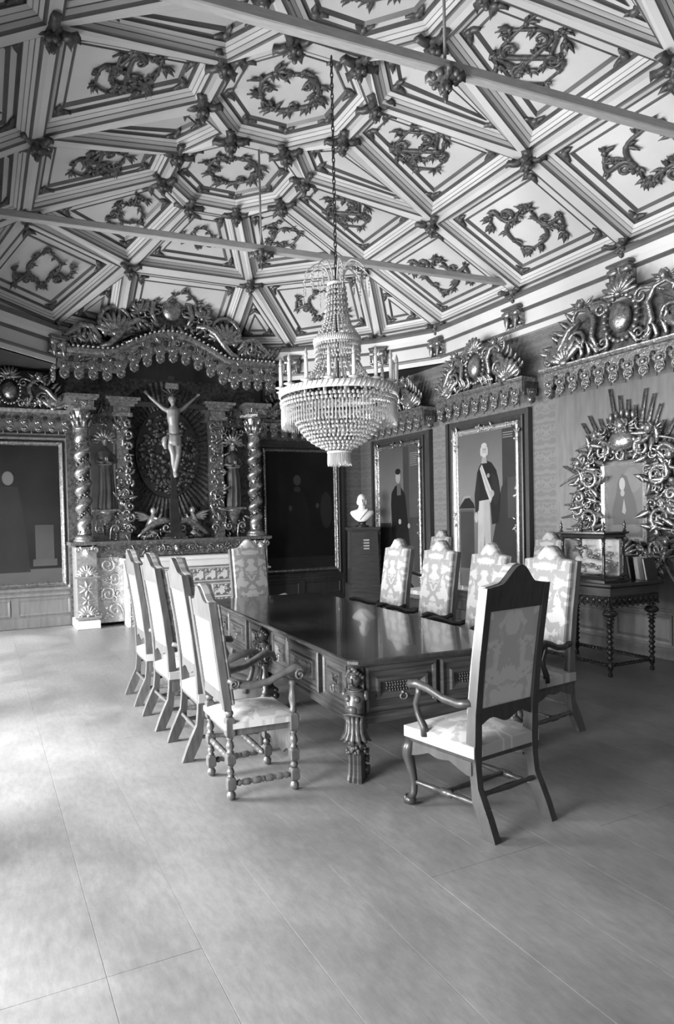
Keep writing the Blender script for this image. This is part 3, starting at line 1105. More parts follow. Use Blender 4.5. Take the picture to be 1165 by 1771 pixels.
def rect_tube(m_, path, mat=0):
    """path of (x, y, z, wx, wy)"""
    rings = [[(x_-wx, y_-wy, z_), (x_+wx, y_-wy, z_), (x_+wx, y_+wy, z_), (x_-wx, y_+wy, z_)] for x_, y_, z_, wx, wy in path]
    m_.loft(rings, mat, False)

def scallop_strip(p0, p1, ztop, depth, n=28, th=0.02, lobes=3):
    """apron board with a scalloped lower edge between two plan points"""
    p0 = np.array(p0); p1 = np.array(p1)
    d = p1-p0; L = np.linalg.norm(d); d = d/L; nn = np.array((-d[1], d[0]))*th/2
    top = []; bot = []
    for i in range(n+1):
        t = i/n
        e = min(1.0, abs(2*t-1)**3*1.4)
        z_ = ztop-depth*(0.35+0.18*abs(sin(pi*lobes*t*1.0))+0.5*e)
        top.append((p0+d*L*t, ztop)); bot.append((p0+d*L*t, z_))
    m_ = MB()
    rings = []
    for (a, zt), (b_, zb) in zip(top, bot):
        rings.append([(a[0]-nn[0], a[1]-nn[1], zt), (a[0]+nn[0], a[1]+nn[1], zt), (b_[0]+nn[0], b_[1]+nn[1], zb), (b_[0]-nn[0], b_[1]-nn[1], zb)])
    m_.loft(rings, 0, False)
    return m_

def tall_chair(name, label, loc, rz, group, wood='chair_wood', arm_wood=None, arms=True):
    arm_wood = arm_wood or wood
    c = thing(name, label, 'chair', loc, rz, group)
    hw = 0.222
    # back posts run from the splayed feet to the shoulders
    for s_ in (-1, 1):
        m_ = MB()
        path = []
        for z_, w, d in ((0.0, 0.022, 0.038), (0.03, 0.022, 0.036), (0.10, 0.022, 0.042), (0.17, 0.022, 0.038), (0.24, 0.020, 0.024), (0.34, 0.021, 0.023), (0.42, 0.026, 0.03), (0.50, 0.025, 0.03), (0.62, 0.023, 0.027), (0.9, 0.022, 0.025), (1.10, 0.022, 0.024), (1.272, 0.022, 0.023)):
            path.append((s_*hw, lean(z_), z_, w, d))
        rect_tube(m_, path)
        m_.build('back_post', wood, c)
    out = grid_outline(hw-0.004, 0.60, 1.275, 1.385)
    m_ = MB(); slab(m_, out, 0.012, 0.062, lean, 0.022)
    m_.build('backrest', 'fabric', c)
    # crest board and rear cloth seen from behind
    zc = 1.15
    cr = [(x_, max(z_, zc)) for x_, z_ in crest_poly(hw-0.006, zc, 1.272, 1.38)]
    m_ = MB()
    rings = [[(x_, yy_+lean(z_), z_) for x_, z_ in cr] for yy_ in (-0.02, 0.011)]
    m_.loft(rings, 0, False)
    m_.build('crest_rail', wood, c)
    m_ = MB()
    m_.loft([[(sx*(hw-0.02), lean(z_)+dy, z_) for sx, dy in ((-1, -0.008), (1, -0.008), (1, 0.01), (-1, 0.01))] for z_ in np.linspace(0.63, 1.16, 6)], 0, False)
    m_.build('rear_cloth', 'fabric_rear_lit', c)
    m_ = MB()
    n = 16
    bt = [(hw-0.02)*(2*i/n-1) for i in range(n+1)]
    lower = [(x_, 0.585-0.035*(0.5+0.5*cos(2*pi*x_/(hw*1.0)))) for x_ in bt]
    m_.loft([[(x_, lean(0.6)-0.018+dy, z_) for (x_, z_) in lower+[(hw-0.02, 0.64), (-hw+0.02, 0.64)]] for dy in (0.0, 0.032)], 0, False)
    m_.build('back_rail', wood, c)
    # seat
    m_ = MB(); cushion(m_, 0.292, 0.255, 0.245, -0.235, 0.395, 0.455, 0.04)
    m_.build('seat', 'fabric_seat', c)
    m_ = MB()
    m_.loft([[(-rw_, -0.232, z_), (rw_, -0.232, z_), (fw_, 0.242, z_), (-fw_, 0.242, z_)] for z_, rw_, fw_ in ((0.372, 0.245, 0.282), (0.394, 0.25, 0.287))], 0, False)
    m_.build('seat_rail', wood, c)
    for a, b_ in (((-0.272, 0.232), (0.272, 0.232)), ((-0.272, 0.22), (-0.24, -0.21)), ((0.272, 0.22), (0.24, -0.21))):
        scallop_strip(a, b_, 0.373, 0.085).build('apron', wood, c)
    # cabriole front legs with claw feet
    for s_ in (-1, 1):
        m_ = MB()
        pts = [(s_*0.258, 0.215, 0.375), (s_*0.272, 0.232, 0.325), (s_*0.274, 0.235, 0.28), (s_*0.262, 0.222, 0.21), (s_*0.252, 0.212, 0.13), (s_*0.254, 0.214, 0.075), (s_*0.264, 0.226, 0.04)]
        m_.tube(pts, [0.036, 0.04, 0.034, 0.026, 0.021, 0.02, 0.024], 8)
        m_.build('front_leg', wood, c)
        m_ = MB()
        m_.ell((s_*0.268, 0.23, 0.028), (0.034, 0.036, 0.028), 8, 6)
        for k in range(4):
            a = pi/2+(k-1.5)*0.6
            m_.ell((s_*0.268+0.026*cos(a), 0.23+0.028*sin(a), 0.03), (0.011, 0.013, 0.028), 5, 4)
        m_.build('claw_foot', wood, c)
    # stretchers
    for s_ in (-1, 1):
        m_ = MB()
        m_.lathe_axis([(0.012, 0), (0.016, 0.05), (0.013, 0.1), (0.017, 0.3), (0.014, 0.42), (0.022, 0.44), (0.022, 0.58), (0.014, 0.6), (0.017, 0.75), (0.013, 0.9), (0.012, 1)], (s_*0.248, 0.205, 0.135), (s_*0.222, -0.24, 0.155), 8)
        m_.build('stretcher', wood, c)
    for y_, z_, w in ((-0.01, 0.147, 0.235), (-0.235, 0.2, 0.215)):
        m_ = MB()
        m_.lathe_axis([(0.011, 0), (0.015, 0.08), (0.012, 0.15), (0.018, 0.5), (0.012, 0.85), (0.015, 0.92), (0.011, 1)], (-w, y_, z_), (w, y_, z_), 8)
        m_.build('stretcher', wood, c)
    if arms:
        for s_ in (-1, 1):
            m_ = MB()
            pts = [(s_*0.235, -0.205, 0.672), (s_*0.245, -0.12, 0.652), (s_*0.262, -0.03, 0.664), (s_*0.28, 0.06, 0.70), (s_*0.292, 0.13, 0.715), (s_*0.296, 0.185, 0.705), (s_*0.296, 0.20, 0.69)]
            m_.tube(pts, [0.022, 0.022, 0.023, 0.024, 0.026, 0.026, 0.014], 8, flat=0.75)
            m_.build('arm', arm_wood, c)
            m_ = MB()
            pts = [(s_*0.272, 0.095, 0.43), (s_*0.276, 0.10, 0.48), (s_*0.284, 0.135, 0.54), (s_*0.288, 0.15, 0.60), (s_*0.288, 0.125, 0.66), (s_*0.288, 0.12, 0.70)]
            m_.tube(pts, [0.026, 0.022, 0.018, 0.017, 0.018, 0.02], 7)
            m_.build('arm_support', arm_wood, c)
    return c

def turned_chair(name, label, loc, rz):
    """lower armchair with turned legs, turned stretchers and volute arms"""
    wood = 'chair_wood_pale'
    c = thing(name, label, 'chair', loc, rz)
    hw = 0.2
    def ln(z):
        return float(np.interp(z, [0, 0.45, 0.55, 1.3], [-0.19, -0.19, -0.205, -0.30]))
    def turned(x_, y_, segs, n=10):
        m_ = MB()
        for kind, z0, z1, r in segs:
            if kind == 'b':
                q = r
                m_.loft([[(x_-a, y_-a+e, z_), (x_-a+e, y_-a, z_), (x_+a-e, y_-a, z_), (x_+a, y_-a+e, z_), (x_+a, y_+a-e, z_), (x_+a-e, y_+a, z_), (x_-a+e, y_+a, z_), (x_-a, y_+a-e, z_)]
                         for z_, a, e in ((z0, q*0.72, q*0.3), (z0+0.015, q, q*0.12), (z1-0.015, q, q*0.12), (z1, q*0.72, q*0.3))], 0, False)
            elif kind == 's':
                h = z1-z0
                m_.lathe([(r*0.35, z0), (r*0.8, z0+h*0.15), (r, z0+h*0.45), (r*0.85, z0+h*0.75), (r*0.5, z0+h*0.95), (r*0.5, z1)], (x_, y_, 0), n)
            else:
                h = z1-z0
                m_.lathe([(r*0.75, z0), (r*0.95, z0+h*0.08), (r*0.55, z0+h*0.16), (r, z0+h*0.42), (r*0.8, z0+h*0.62), (r*0.5, z0+h*0.82), (r*0.85, z0+h*0.92), (r*0.7, z1)], (x_, y_, 0), n)
        return m_
    R_ = 0.027
    for s_ in (-1, 1):
        turned(s_*hw, -0.19, [('s', 0, 0.055, 0.029), ('b', 0.055, 0.135, R_), ('v', 0.135, 0.205, 0.024), ('b', 0.205, 0.275, R_), ('v', 0.275, 0.37, 0.026), ('b', 0.37, 0.49, R_), ('s', 0.49, 0.535, 0.026)]).build('rear_leg', wood, c)
        m_ = MB()
        rect_tube(m_, [(s_*hw, ln(z_), z_, 0.025, 0.022) for z_ in np.linspace(0.53, 1.165, 6)])
        m_.build('back_post', wood, c)
        turned(s_*0.225, 0.205, [('s', 0, 0.055, 0.029), ('b', 0.055, 0.135, R_), ('s', 0.135, 0.175, 0.025), ('b', 0.175, 0.255, R_), ('v', 0.255, 0.36, 0.027), ('b', 0.36, 0.47, R_), ('v', 0.47, 0.665, 0.026)]).build('front_leg', wood, c)
        m_ = MB()
        pts = [(s_*0.20, -0.20, 0.71), (s_*0.205, -0.13, 0.675), (s_*0.212, -0.04, 0.66), (s_*0.22, 0.06, 0.675), (s_*0.226, 0.15, 0.715), (s_*0.23, 0.215, 0.745), (s_*0.23, 0.265, 0.73), (s_*0.23, 0.28, 0.69)]
        m_.tube(pts, [0.032, 0.034, 0.03, 0.026, 0.027, 0.03, 0.028, 0.02], 8, flat=0.8)
        arm = m_.build('arm', 'chair_wood', c)
        for (yy_, zz_, r, h) in ((0.245, 0.70, 0.036, 1), (-0.165, 0.685, 0.03, -1)):
            m_ = MB()
            st = len(m_.v)
            scroll(m_, 0, 0, r, 0.6, 1.5, 0.009, h, -0.004, 14)
            m_.xform(lambda a, b_, d, yy_=yy_, zz_=zz_: (s_*(0.232 if yy_ > 0 else 0.212)+s_*(-b_+0.018), yy_+a, zz_+d), st)
            m_.build('volute', 'chair_wood', arm)
    out = grid_outline(hw+0.02, 0.56, 1.155, 1.262)
    m_ = MB(); slab(m_, out, 0.0, 0.05, ln, 0.02)
    m_.build('backrest', 'fabric', c)
    cr = [(x_, max(z_, 1.05)) for x_, z_ in crest_poly(hw-0.02, 1.05, 1.15, 1.25)]
    m_ = MB(); m_.loft([[(x_, yy_+ln(z_), z_) for x_, z_ in cr] for yy_ in (-0.018, -0.002)], 0, False)
    m_.build('crest_rail', 'chair_wood', c)
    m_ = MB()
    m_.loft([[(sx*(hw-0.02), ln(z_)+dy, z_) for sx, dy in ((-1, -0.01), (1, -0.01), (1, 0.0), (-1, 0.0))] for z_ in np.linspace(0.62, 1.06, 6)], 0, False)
    m_.build('rear_cloth', 'fabric_rear_lit', c)
    m_ = MB(); m_.bbox(-hw+0.02, hw-0.02, -0.228, -0.20, 0.56, 0.63, 0.005)
    m_.build('back_rail', 'chair_wood', c)
    m_ = MB(); cushion(m_, 0.245, 0.225, 0.245, -0.225, 0.42, 0.452, 0.035)
    m_.build('seat', 'fabric_seat', c)
    m_ = MB(); m_.bbox(-0.215, 0.215, -0.2, 0.215, 0.375, 0.421, 0.004)
    m_.build('seat_rail', 'chair_wood', c)
    def bar(p0, p1):
        m_ = MB()
        m_.lathe_axis([(0.01, 0), (0.016, 0.04), (0.021, 0.08), (0.012, 0.11), (0.02, 0.16), (0.02, 0.26), (0.011, 0.29), (0.021, 0.33), (0.021, 0.45), (0.012, 0.48), (0.022, 0.5), (0.012, 0.52), (0.021, 0.55), (0.021, 0.67), (0.011, 0.71), (0.02, 0.74), (0.02, 0.84), (0.012, 0.89), (0.021, 0.92), (0.016, 0.96), (0.01, 1)], p0, p1, 9)
        m_.build('stretcher', wood, c)
    for s_ in (-1, 1):
        bar((s_*0.205, -0.165, 0.095), (s_*0.222, 0.18, 0.095))
    bar((-0.175, -0.19, 0.24), (0.175, -0.19, 0.24))
    bar((-0.185, 0.02, 0.24), (0.185, 0.02, 0.24))
    # pierced carved front rail
    m_ = MB()
    n = 24
    top = [(-0.2+0.4*i/n, 0.37) for i in range(n+1)]
    bot = [(x_, 0.17+0.09*abs(sin(pi*(x_+0.2)/0.4*1.0))**0.6*0+0.03*abs(sin(pi*3*(x_+0.2)/0.4))+0.05*(abs(x_)/0.2)**2) for x_, _ in top]
    m_.loft([[(a[0], 0.195, a[1]), (a[0], 0.215, a[1]), (b_[0], 0.215, b_[1]), (b_[0], 0.195, b_[1])] for a, b_ in zip(top, bot)], 0, False)
    r_ = random.Random(8)
    st = len(m_.v)
    spray(m_, r_, 0.01, 0.17, 0.22, 0.35, 14, 0.05, 0, 0, 0.006)
    m_.xform(lambda a, b_, d: (a, 0.222-b_*0.6, d), st)
    m_.mirror_x(st)
    m_.build('carved_front_rail', 'chair_wood', c)
    return c

GL = 'tall armchairs along the left side of the table'
GR = 'tall armchairs along the right side of the table'
ch = tall_chair('armchair', 'tall damask armchair with splayed feet, directly behind the turned-leg chair', (1.545, 4.52, 0), -pi/2-0.03, GL, 'chair_wood_pale', 'chair_wood')
def again(src, label, loc, rz, group=None):
    o = copy_tree(src)
    o['label'] = label
    o.location = loc
    o.rotation_euler = (0, 0, rz)
    if group:
        o['group'] = group
    elif 'group' in o:
        del o['group']
    return o
again(ch, 'tall damask armchair, third from the camera in the left row', (1.53, 5.27, 0), -pi/2+0.01, GL)
again(ch, 'tall damask armchair, farthest of the left row, nearest the tiled altar front', (1.535, 6.03, 0), -pi/2-0.02, GL)
fr = tall_chair('armchair', 'damask armchair with shade-toned back seen from behind at the near end of the table', (2.46, 2.87, 0), radians(7), None, 'chair_wood_shaded')
again(ch, 'tall damask armchair at the far head of the table, facing the camera', (2.985, 7.24, 0), pi+0.05)
dk = tall_chair('armchair', 'damask armchair with dark arms, nearest the camera in the right row', (3.70, 3.72, 0), pi/2+0.05, GR, 'chair_wood', 'chair_wood_black')
again(dk, 'damask armchair with dark arms, second from the camera in the right row', (3.76, 4.45, 0), pi/2-0.02, GR)
again(dk, 'damask armchair with dark arms, third from the camera in the right row', (3.87, 5.27, 0), pi/2+0.03, GR)
again(dk, 'damask armchair with dark arms, farthest of the right row, nearest the bust', (3.90, 6.06, 0), pi/2-0.03, GR)
again(dk, 'damask armchair standing against the wall between the portrait and the gilded sunburst', (6.35, 6.22, 0), pi/2)
again(dk, 'dark-armed chair against the wall between the two standing portraits', (6.36, 8.42, 0), pi/2)
turned_chair('turned_armchair', 'low-backed damask armchair with turned legs and scrolled arms, nearest on the left', (1.475, 3.79, 0), -pi/2-0.03)
# ---------------------------------------------------------------- gilded pelmets
def scallop_mesh(w=0.16, h=0.2):
    m_ = MB()
    out = [(-w*0.46, 0), (w*0.46, 0), (w*0.48, -h*0.25), (w*0.30, -h*0.42), (w*0.36, -h*0.62), (w*0.30, -h*0.85), (0, -h), (-w*0.30, -h*0.85), (-w*0.36, -h*0.62), (-w*0.30, -h*0.42), (-w*0.48, -h*0.25)]
    m_.prism(out, -0.03, 0.0)
    m_.ell((0, -0.035, -h*0.22), (w*0.2, 0.022, h*0.13), 8, 5)
    m_.tube([(w*0.32*cos(a), -0.034, -h*0.2+h*0.2*sin(a)) for a in np.linspace(0, 2*pi, 11)], 0.007, 4)
    m_.tube([(w*0.27*cos(a), -0.034, -h*0.7+h*0.22*sin(a)) for a in np.linspace(0, 2*pi, 11)], 0.008, 4)
    for k in range(5):
        a = -pi/2+(k-2)*0.5
        m_.ell((w*0.12*cos(a), -0.034, -h*0.66+h*0.1*sin(a)), (0.008, 0.012, h*0.1), 5, 4, rot=rotm('y', -(a+pi/2)))
    return m_.mesh('scallop', 'gold')
SCALLOP = scallop_mesh()
HOLE_SHADE = MB().lathe_axis([(0.018, 0), (0.02, 0.5), (0.012, 1)], (0, 0, 0), (0, -0.012, 0), 8).mesh('hole_shade_disc', 'recess_dark')  # solid dark disc, painted stand-in for the shade inside an opening
TASSEL = MB().lathe([(0.003, -0.085), (0.012, -0.075), (0.006, -0.03), (0.01, -0.02), (0.004, 0)], (0, 0, 0), 6).mesh('tassel', 'gold_dark')

def cartouche(m_, x_, z_, R, y=-0.05):
    """convex shield ringed with beads, shell on top"""
    m_.ell((x_, y, z_), (R*0.44, 0.08, R*0.56), 16, 10, 0)
    for i in range(22):
        a = 2*pi*i/22
        m_.ell((x_+R*0.68*cos(a), y, z_+R*0.84*sin(a)), (R*0.11, 0.03, R*0.11), 6, 4)
    shell(m_, x_, z_+R*0.85, R*0.75, 9, 0.1, pi-0.1, y-0.01, 0.035)
    for s_ in (-1, 1):
        scroll(m_, x_+s_*R*0.85, z_+R*0.55, R*0.3, 1.0, 1.4, R*0.08, s_, y, 14, tail=R*0.9, tail_a=0.3)
        scroll(m_, x_+s_*R*0.75, z_-R*0.75, R*0.25, 4.0, 1.3, R*0.07, -s_, y, 12, tail=R*0.6, tail_a=0.3)

def crest(w, H, seed, back=0.0):
    """carved cresting above a pelmet; base at z=0"""
    m_ = MB()
    r_ = random.Random(seed)
    R = H*0.40
    y = -0.06+back
    cartouche(m_, 0, H*0.46, R, y-0.02)
    st = len(m_.v)
    # inner C-scroll rising to a seated cherub, outer scroll falling to the end volute
    m_.tube([(w*0.13, y, H*0.06), (w*0.17, y-0.02, H*0.30), (w*0.15, y-0.03, H*0.55), (w*0.19, y-0.03, H*0.74), (w*0.25, y-0.03, H*0.78), (w*0.285, y-0.02, H*0.68), (w*0.27, y-0.02, H*0.60)], [0.03, 0.034, 0.034, 0.03, 0.028, 0.022, 0.014], 6)
    m_.tube([(w*0.24, y-0.03, H*0.62), (w*0.31, y-0.04, H*0.50), (w*0.345, y-0.04, H*0.34), (w*0.39, y-0.03, H*0.20), (w*0.45, y-0.02, H*0.16), (w*0.485, y-0.02, H*0.10)], [0.034, 0.04, 0.038, 0.034, 0.03, 0.02], 6)
    scroll(m_, w*0.26, H*0.30, H*0.17, 0.4, 1.5, 0.028, 1, y-0.02, 16, tail=0.2, tail_a=0.5)
    shell(m_, w*0.345, 0.02, H*0.42, 7, 0.25, pi*0.75, y-0.01, 0.04, 0, rot=0.1)
    scroll(m_, w*0.455, 0.075, 0.07, 2.0, 1.5, 0.024, -1, y-0.02, 14)
    cherub(m_, w*0.235, H*0.86, 0.06, y, 0)
    for k in range(6):
        leaf(m_, w*(0.29+0.032*k), H*(0.62-0.085*k), 0.17, 0.085, 1.0-0.12*k+r_.uniform(-0.25, 0.25), y+0.02, 0.035, 0, curl=0.06)
    for k in range(5):
        leaf(m_, w*(0.09+0.05*k), 0.02, 0.16, 0.08, pi/2+r_.uniform(-0.5, 0.5), y, 0.035, 0, curl=0.07)
    spray(m_, r_, w*0.1, w*0.42, 0.03, H*0.22, 9, 0.12, y, 0, 0.04)
    m_.mirror_x(st)
    m_.prism([(-w*0.48, 0), (w*0.48, 0), (w*0.44, H*0.10), (w*0.33, H*0.30), (w*0.26, H*0.60), (w*0.16, H*0.66), (0, H*0.6), (-w*0.16, H*0.66), (-w*0.26, H*0.60), (-w*0.33, H*0.30), (-w*0.44, H*0.10)], -0.03+back, 0.0+back, 1)
    return m_.build('cresting', ['gold', 'gold_dark'])

def pelmet(w, n, label, loc, rz, H=0.62, dep=0.26, seed=1, top=0.36):
    p = thing('pelmet', label, 'pelmet', loc, rz, 'gilded pelmets over pictures')
    m_ = MB()
    prof = [(0, top-0.02), (dep+0.015, top-0.02), (dep+0.03, top-0.005), (dep+0.045, top+0.02), (dep+0.05, top+0.035), (0, top+0.035)]
    m_.loft([[(x_*(w/2+a*0.0)+x_*max(0, a-dep), -a, z_) for a, z_ in prof] for x_ in (-1, 1)], 0, False)
    m_.build('cornice', 'gold', p)
    m_ = MB()
    m_.box(-w/2, w/2, -dep, -dep+0.025, top-0.16, top-0.018)
    m_.build('valance', 'gold', p)
    for s_ in (-1, 1):
        m_ = MB()
        m_.box(s_*w/2-0.0125, s_*w/2+0.0125, -dep+0.026, 0, top-0.2, top-0.018)
        m_.build('valance_return', 'gold_dark', p)
    pw = w/n
    for i in range(n):
        x_ = -w/2+pw*(i+0.5)
        link('scallop', SCALLOP, p, (x_, -dep-0.001, top-0.12))
        link('tassel', TASSEL, p, (x_+pw/2 if i < n-1 else x_, -dep+0.05, top-0.25))
        if i < n-1:
            link('hole_shade_disc', HOLE_SHADE, p, (x_+pw/2, -dep-0.001, top-0.1)).scale = (1.5, 1.5, 1.6)
    for s_ in (-1, 1):
        o = link('scallop', SCALLOP, p, (s_*(w/2+0.014), -dep*0.5, top-0.12), s_*pi/2)
    c = crest(w, H, seed)
    c.parent = p
    c.location = (0, -dep+0.06, top+0.035)
    return p

# ---------------------------------------------------------------- paintings
def painting(name, label, x0, x1, z0, z1, loc, rz, frame_mat, shapes, base, ornate, fw=0.09, group=None):
    """framed canvas; shapes = list of (polygon in 0..1 of the canvas, tone)"""
    p = thing(name, label, 'painting', loc, rz, group)
    m_ = MB()
    m_.frame(x0, x1, z0, z1, [(0, 0), (0, 0.05), (fw*0.25, 0.065), (fw*0.45, 0.05), (fw*0.7, 0.045), (fw*0.85, 0.03), (fw, 0.018), (fw, 0.0)], 0, False)
    fr = m_.build('frame', frame_mat, p)
    if ornate:
        r_ = random.Random(int(x1*10)+3)
        m_ = MB()
        for cx_, cz_ in ((x0, z0), (x1, z0), (x0, z1), (x1, z1)):
            sx = 1 if cx_ == x0 else -1; sz = 1 if cz_ == z0 else -1
            spray(m_, r_, min(cx_, cx_+sx*0.22), max(cx_, cx_+sx*0.22), min(cz_, cz_+sz*fw*0.9), max(cz_, cz_+sz*fw*0.9), 12, 0.055, -0.05, 0, 0.02)
            spray(m_, r_, min(cx_, cx_+sx*fw*0.9), max(cx_, cx_+sx*fw*0.9), min(cz_, cz_+sz*0.3), max(cz_, cz_+sz*0.3), 12, 0.055, -0.05, 0, 0.02)
        for zz in ((z0+z1)/2,):
            for cx_ in (x0+fw*0.5, x1-fw*0.5):
                spray(m_, r_, cx_-fw*0.4, cx_+fw*0.4, zz-0.3, zz+0.3, 16, 0.05, -0.045, 0, 0.02)
        for cz_ in (z1-fw*0.4, z0+fw*0.5):
            spray(m_, r_, -0.2+(x0+x1)/2, 0.2+(x0+x1)/2, cz_-fw*0.4, cz_+fw*0.5, 16, 0.055, -0.05, 0, 0.02)
        stuff(m_.build('frame_carving', frame_mat, fr))
    a0, a1, b0, b1 = x0+fw, x1-fw, z0+fw, z1-fw
    m_ = MB()
    m_.box(a0-0.01, a1+0.01, -0.012, 0, b0-0.01, b1+0.01)
    cv = m_.build('canvas', base, p)
    tones = []
    m_ = MB()
    for i, (pl, tone) in enumerate(shapes):
        if tone not in tones:
            tones.append(tone)
        y = -0.0125-0.0003*i
        m_.add([(a0+(a1-a0)*u, y, b0+(b1-b0)*v) for u, v in pl], [tuple(range(len(pl)))], tones.index(tone))
    if shapes:
        m_.build('painted_image', [toned(t, 0.35) for t in tones], cv, fix=False)
    return p

def oval(cx_, cz_, rx, rz_, n=18, a0=0.0):
    return [(cx_+rx*cos(2*pi*i/n+a0), cz_+rz_*sin(2*pi*i/n+a0)) for i in range(n)]
def rect(u0, u1, v0, v1):
    return [(u0, v0), (u1, v0), (u1, v1), (u0, v1)]
def lines(u0, u1, v1, n, dv, tone):
    r_ = random.Random(n)
    return [(rect(u0, u1-r_.uniform(0, 0.03), v1-dv*i-dv*0.35, v1-dv*i), tone) for i in range(n)]

officer = [(rect(0.0, 1, 0, 0.10), 0.085), (rect(0.78, 1, 0.1, 1), 0.032), ([(0.55, 0.08), (1, 0.08), (1, 0.68), (0.92, 0.71), (0.85, 0.7), (0.76, 0.64), (0.7, 0.5), (0.6, 0.3)], 0.026), (rect(0.86, 1.0, 0.45, 0.70), 0.045),
           (rect(0.02, 0.28, 0.12, 0.51), 0.04), (rect(0.02, 0.28, 0.495, 0.51), 0.07), ([(0.0, 0.515), (0.3, 0.515), (0.28, 0.545), (0.2, 0.585), (0.12, 0.58), (0.04, 0.54)], 0.016), ([(0.03, 0.54), (0.12, 0.585), (0.22, 0.585), (0.22, 0.6), (0.1, 0.595)], 0.22),
           ([(0.33, 0.08), (0.43, 0.08), (0.455, 0.3), (0.47, 0.38), (0.46, 0.58), (0.35, 0.58), (0.355, 0.4)], 0.32), ([(0.46, 0.30), (0.50, 0.08), (0.58, 0.08), (0.575, 0.4), (0.56, 0.58), (0.46, 0.58)], 0.28), ([(0.45, 0.28), (0.465, 0.36), (0.49, 0.2), (0.50, 0.08), (0.485, 0.08)], 0.17), ([(0.37, 0.1), (0.40, 0.3), (0.41, 0.3), (0.385, 0.1)], 0.26),
           ([(0.36, 0.56), (0.32, 0.6), (0.34, 0.7), (0.38, 0.775), (0.44, 0.81), (0.5, 0.82), (0.6, 0.80), (0.68, 0.75), (0.72, 0.68), (0.745, 0.6), (0.73, 0.5), (0.70, 0.42), (0.6, 0.41), (0.57, 0.57)], 0.014),
           ([(0.6, 0.74), (0.70, 0.70), (0.735, 0.58), (0.66, 0.52), (0.6, 0.58)], 0.02), ([(0.30, 0.60), (0.36, 0.76), (0.40, 0.66), (0.37, 0.5), (0.31, 0.48)], 0.019), (oval(0.325, 0.455, 0.03, 0.035), 0.3),
           ([(0.40, 0.77), (0.44, 0.795), (0.53, 0.70), (0.63, 0.60), (0.58, 0.545), (0.5, 0.63)], 0.34), ([(0.415, 0.775), (0.425, 0.785), (0.61, 0.575), (0.60, 0.565)], 0.24), (oval(0.61, 0.605, 0.035, 0.022), 0.25), (oval(0.55, 0.72, 0.025, 0.014), 0.2),
           ([(0.43, 0.80), (0.53, 0.80), (0.52, 0.845), (0.45, 0.845)], 0.22), (oval(0.485, 0.88, 0.058, 0.044), 0.26), (oval(0.485, 0.912, 0.05, 0.018), 0.32), (oval(0.435, 0.875, 0.018, 0.03), 0.34), (oval(0.537, 0.875, 0.016, 0.028), 0.34), (oval(0.487, 0.852, 0.036, 0.014), 0.34), (oval(0.49, 0.888, 0.03, 0.006), 0.21)]
canvas_gradient('backdrop_pale', [(0.18, 0.085), (0.5, 0.12), (0.62, 0.15), (0.78, 0.11), (0.92, 0.075)])
canvas_gradient('backdrop_dusk', [(0.15, 0.05), (0.44, 0.045), (0.50, 0.13), (0.6, 0.115), (0.9, 0.06)])
officer += lines(0.80, 0.97, 0.975, 3, 0.014, 0.2)
gown = [(rect(0, 1, 0, 0.12), 0.087), (rect(0, 1, 0.12, 0.44), 0.028), (rect(0.62, 1, 0.12, 1), 0.037), (rect(0.76, 1, 0.5, 1), 0.056), (rect(0, 0.3, 0.12, 0.46), 0.031),
        ([(0.28, 0.08), (0.33, 0.3), (0.3, 0.6), (0.32, 0.68), (0.42, 0.73), (0.54, 0.73), (0.66, 0.66), (0.72, 0.45), (0.76, 0.3), (0.72, 0.08)], 0.011), (rect(0.46, 0.56, 0.66, 0.74), 0.074),
        (oval(0.49, 0.79, 0.06, 0.045), 0.224), (oval(0.49, 0.83, 0.065, 0.022), 0.012), (oval(0.52, 0.47, 0.035, 0.02), 0.240), (oval(0.74, 0.44, 0.03, 0.018), 0.240), (rect(0.7, 0.85, 0.1, 0.3), 0.062)]
gown += lines(0.79, 0.97, 0.95, 7, 0.014, 0.17)
shade = [(oval(0.45, 0.76, 0.055, 0.045), 0.055), (oval(0.45, 0.68, 0.05, 0.025), 0.04), ([(0.3, 0.1), (0.32, 0.5), (0.36, 0.66), (0.54, 0.66), (0.62, 0.5), (0.66, 0.1)], 0.012), (oval(0.345, 0.52, 0.025, 0.025), 0.05), (oval(0.745, 0.54, 0.025, 0.022), 0.05), (oval(0.88, 0.5, 0.09, 0.16), 0.024), (rect(0, 1, 0, 0.1), 0.024)]
court = [(rect(0.72, 0.92, 0.16, 0.42), 0.05), (rect(0.69, 0.95, 0.12, 0.17), 0.055), (rect(0, 1, 0, 0.1), 0.06), ([(0.2, 0.08), (0.25, 0.5), (0.35, 0.7), (0.55, 0.7), (0.6, 0.5), (0.66, 0.08)], 0.02), (oval(0.45, 0.76, 0.06, 0.05), 0.1)]

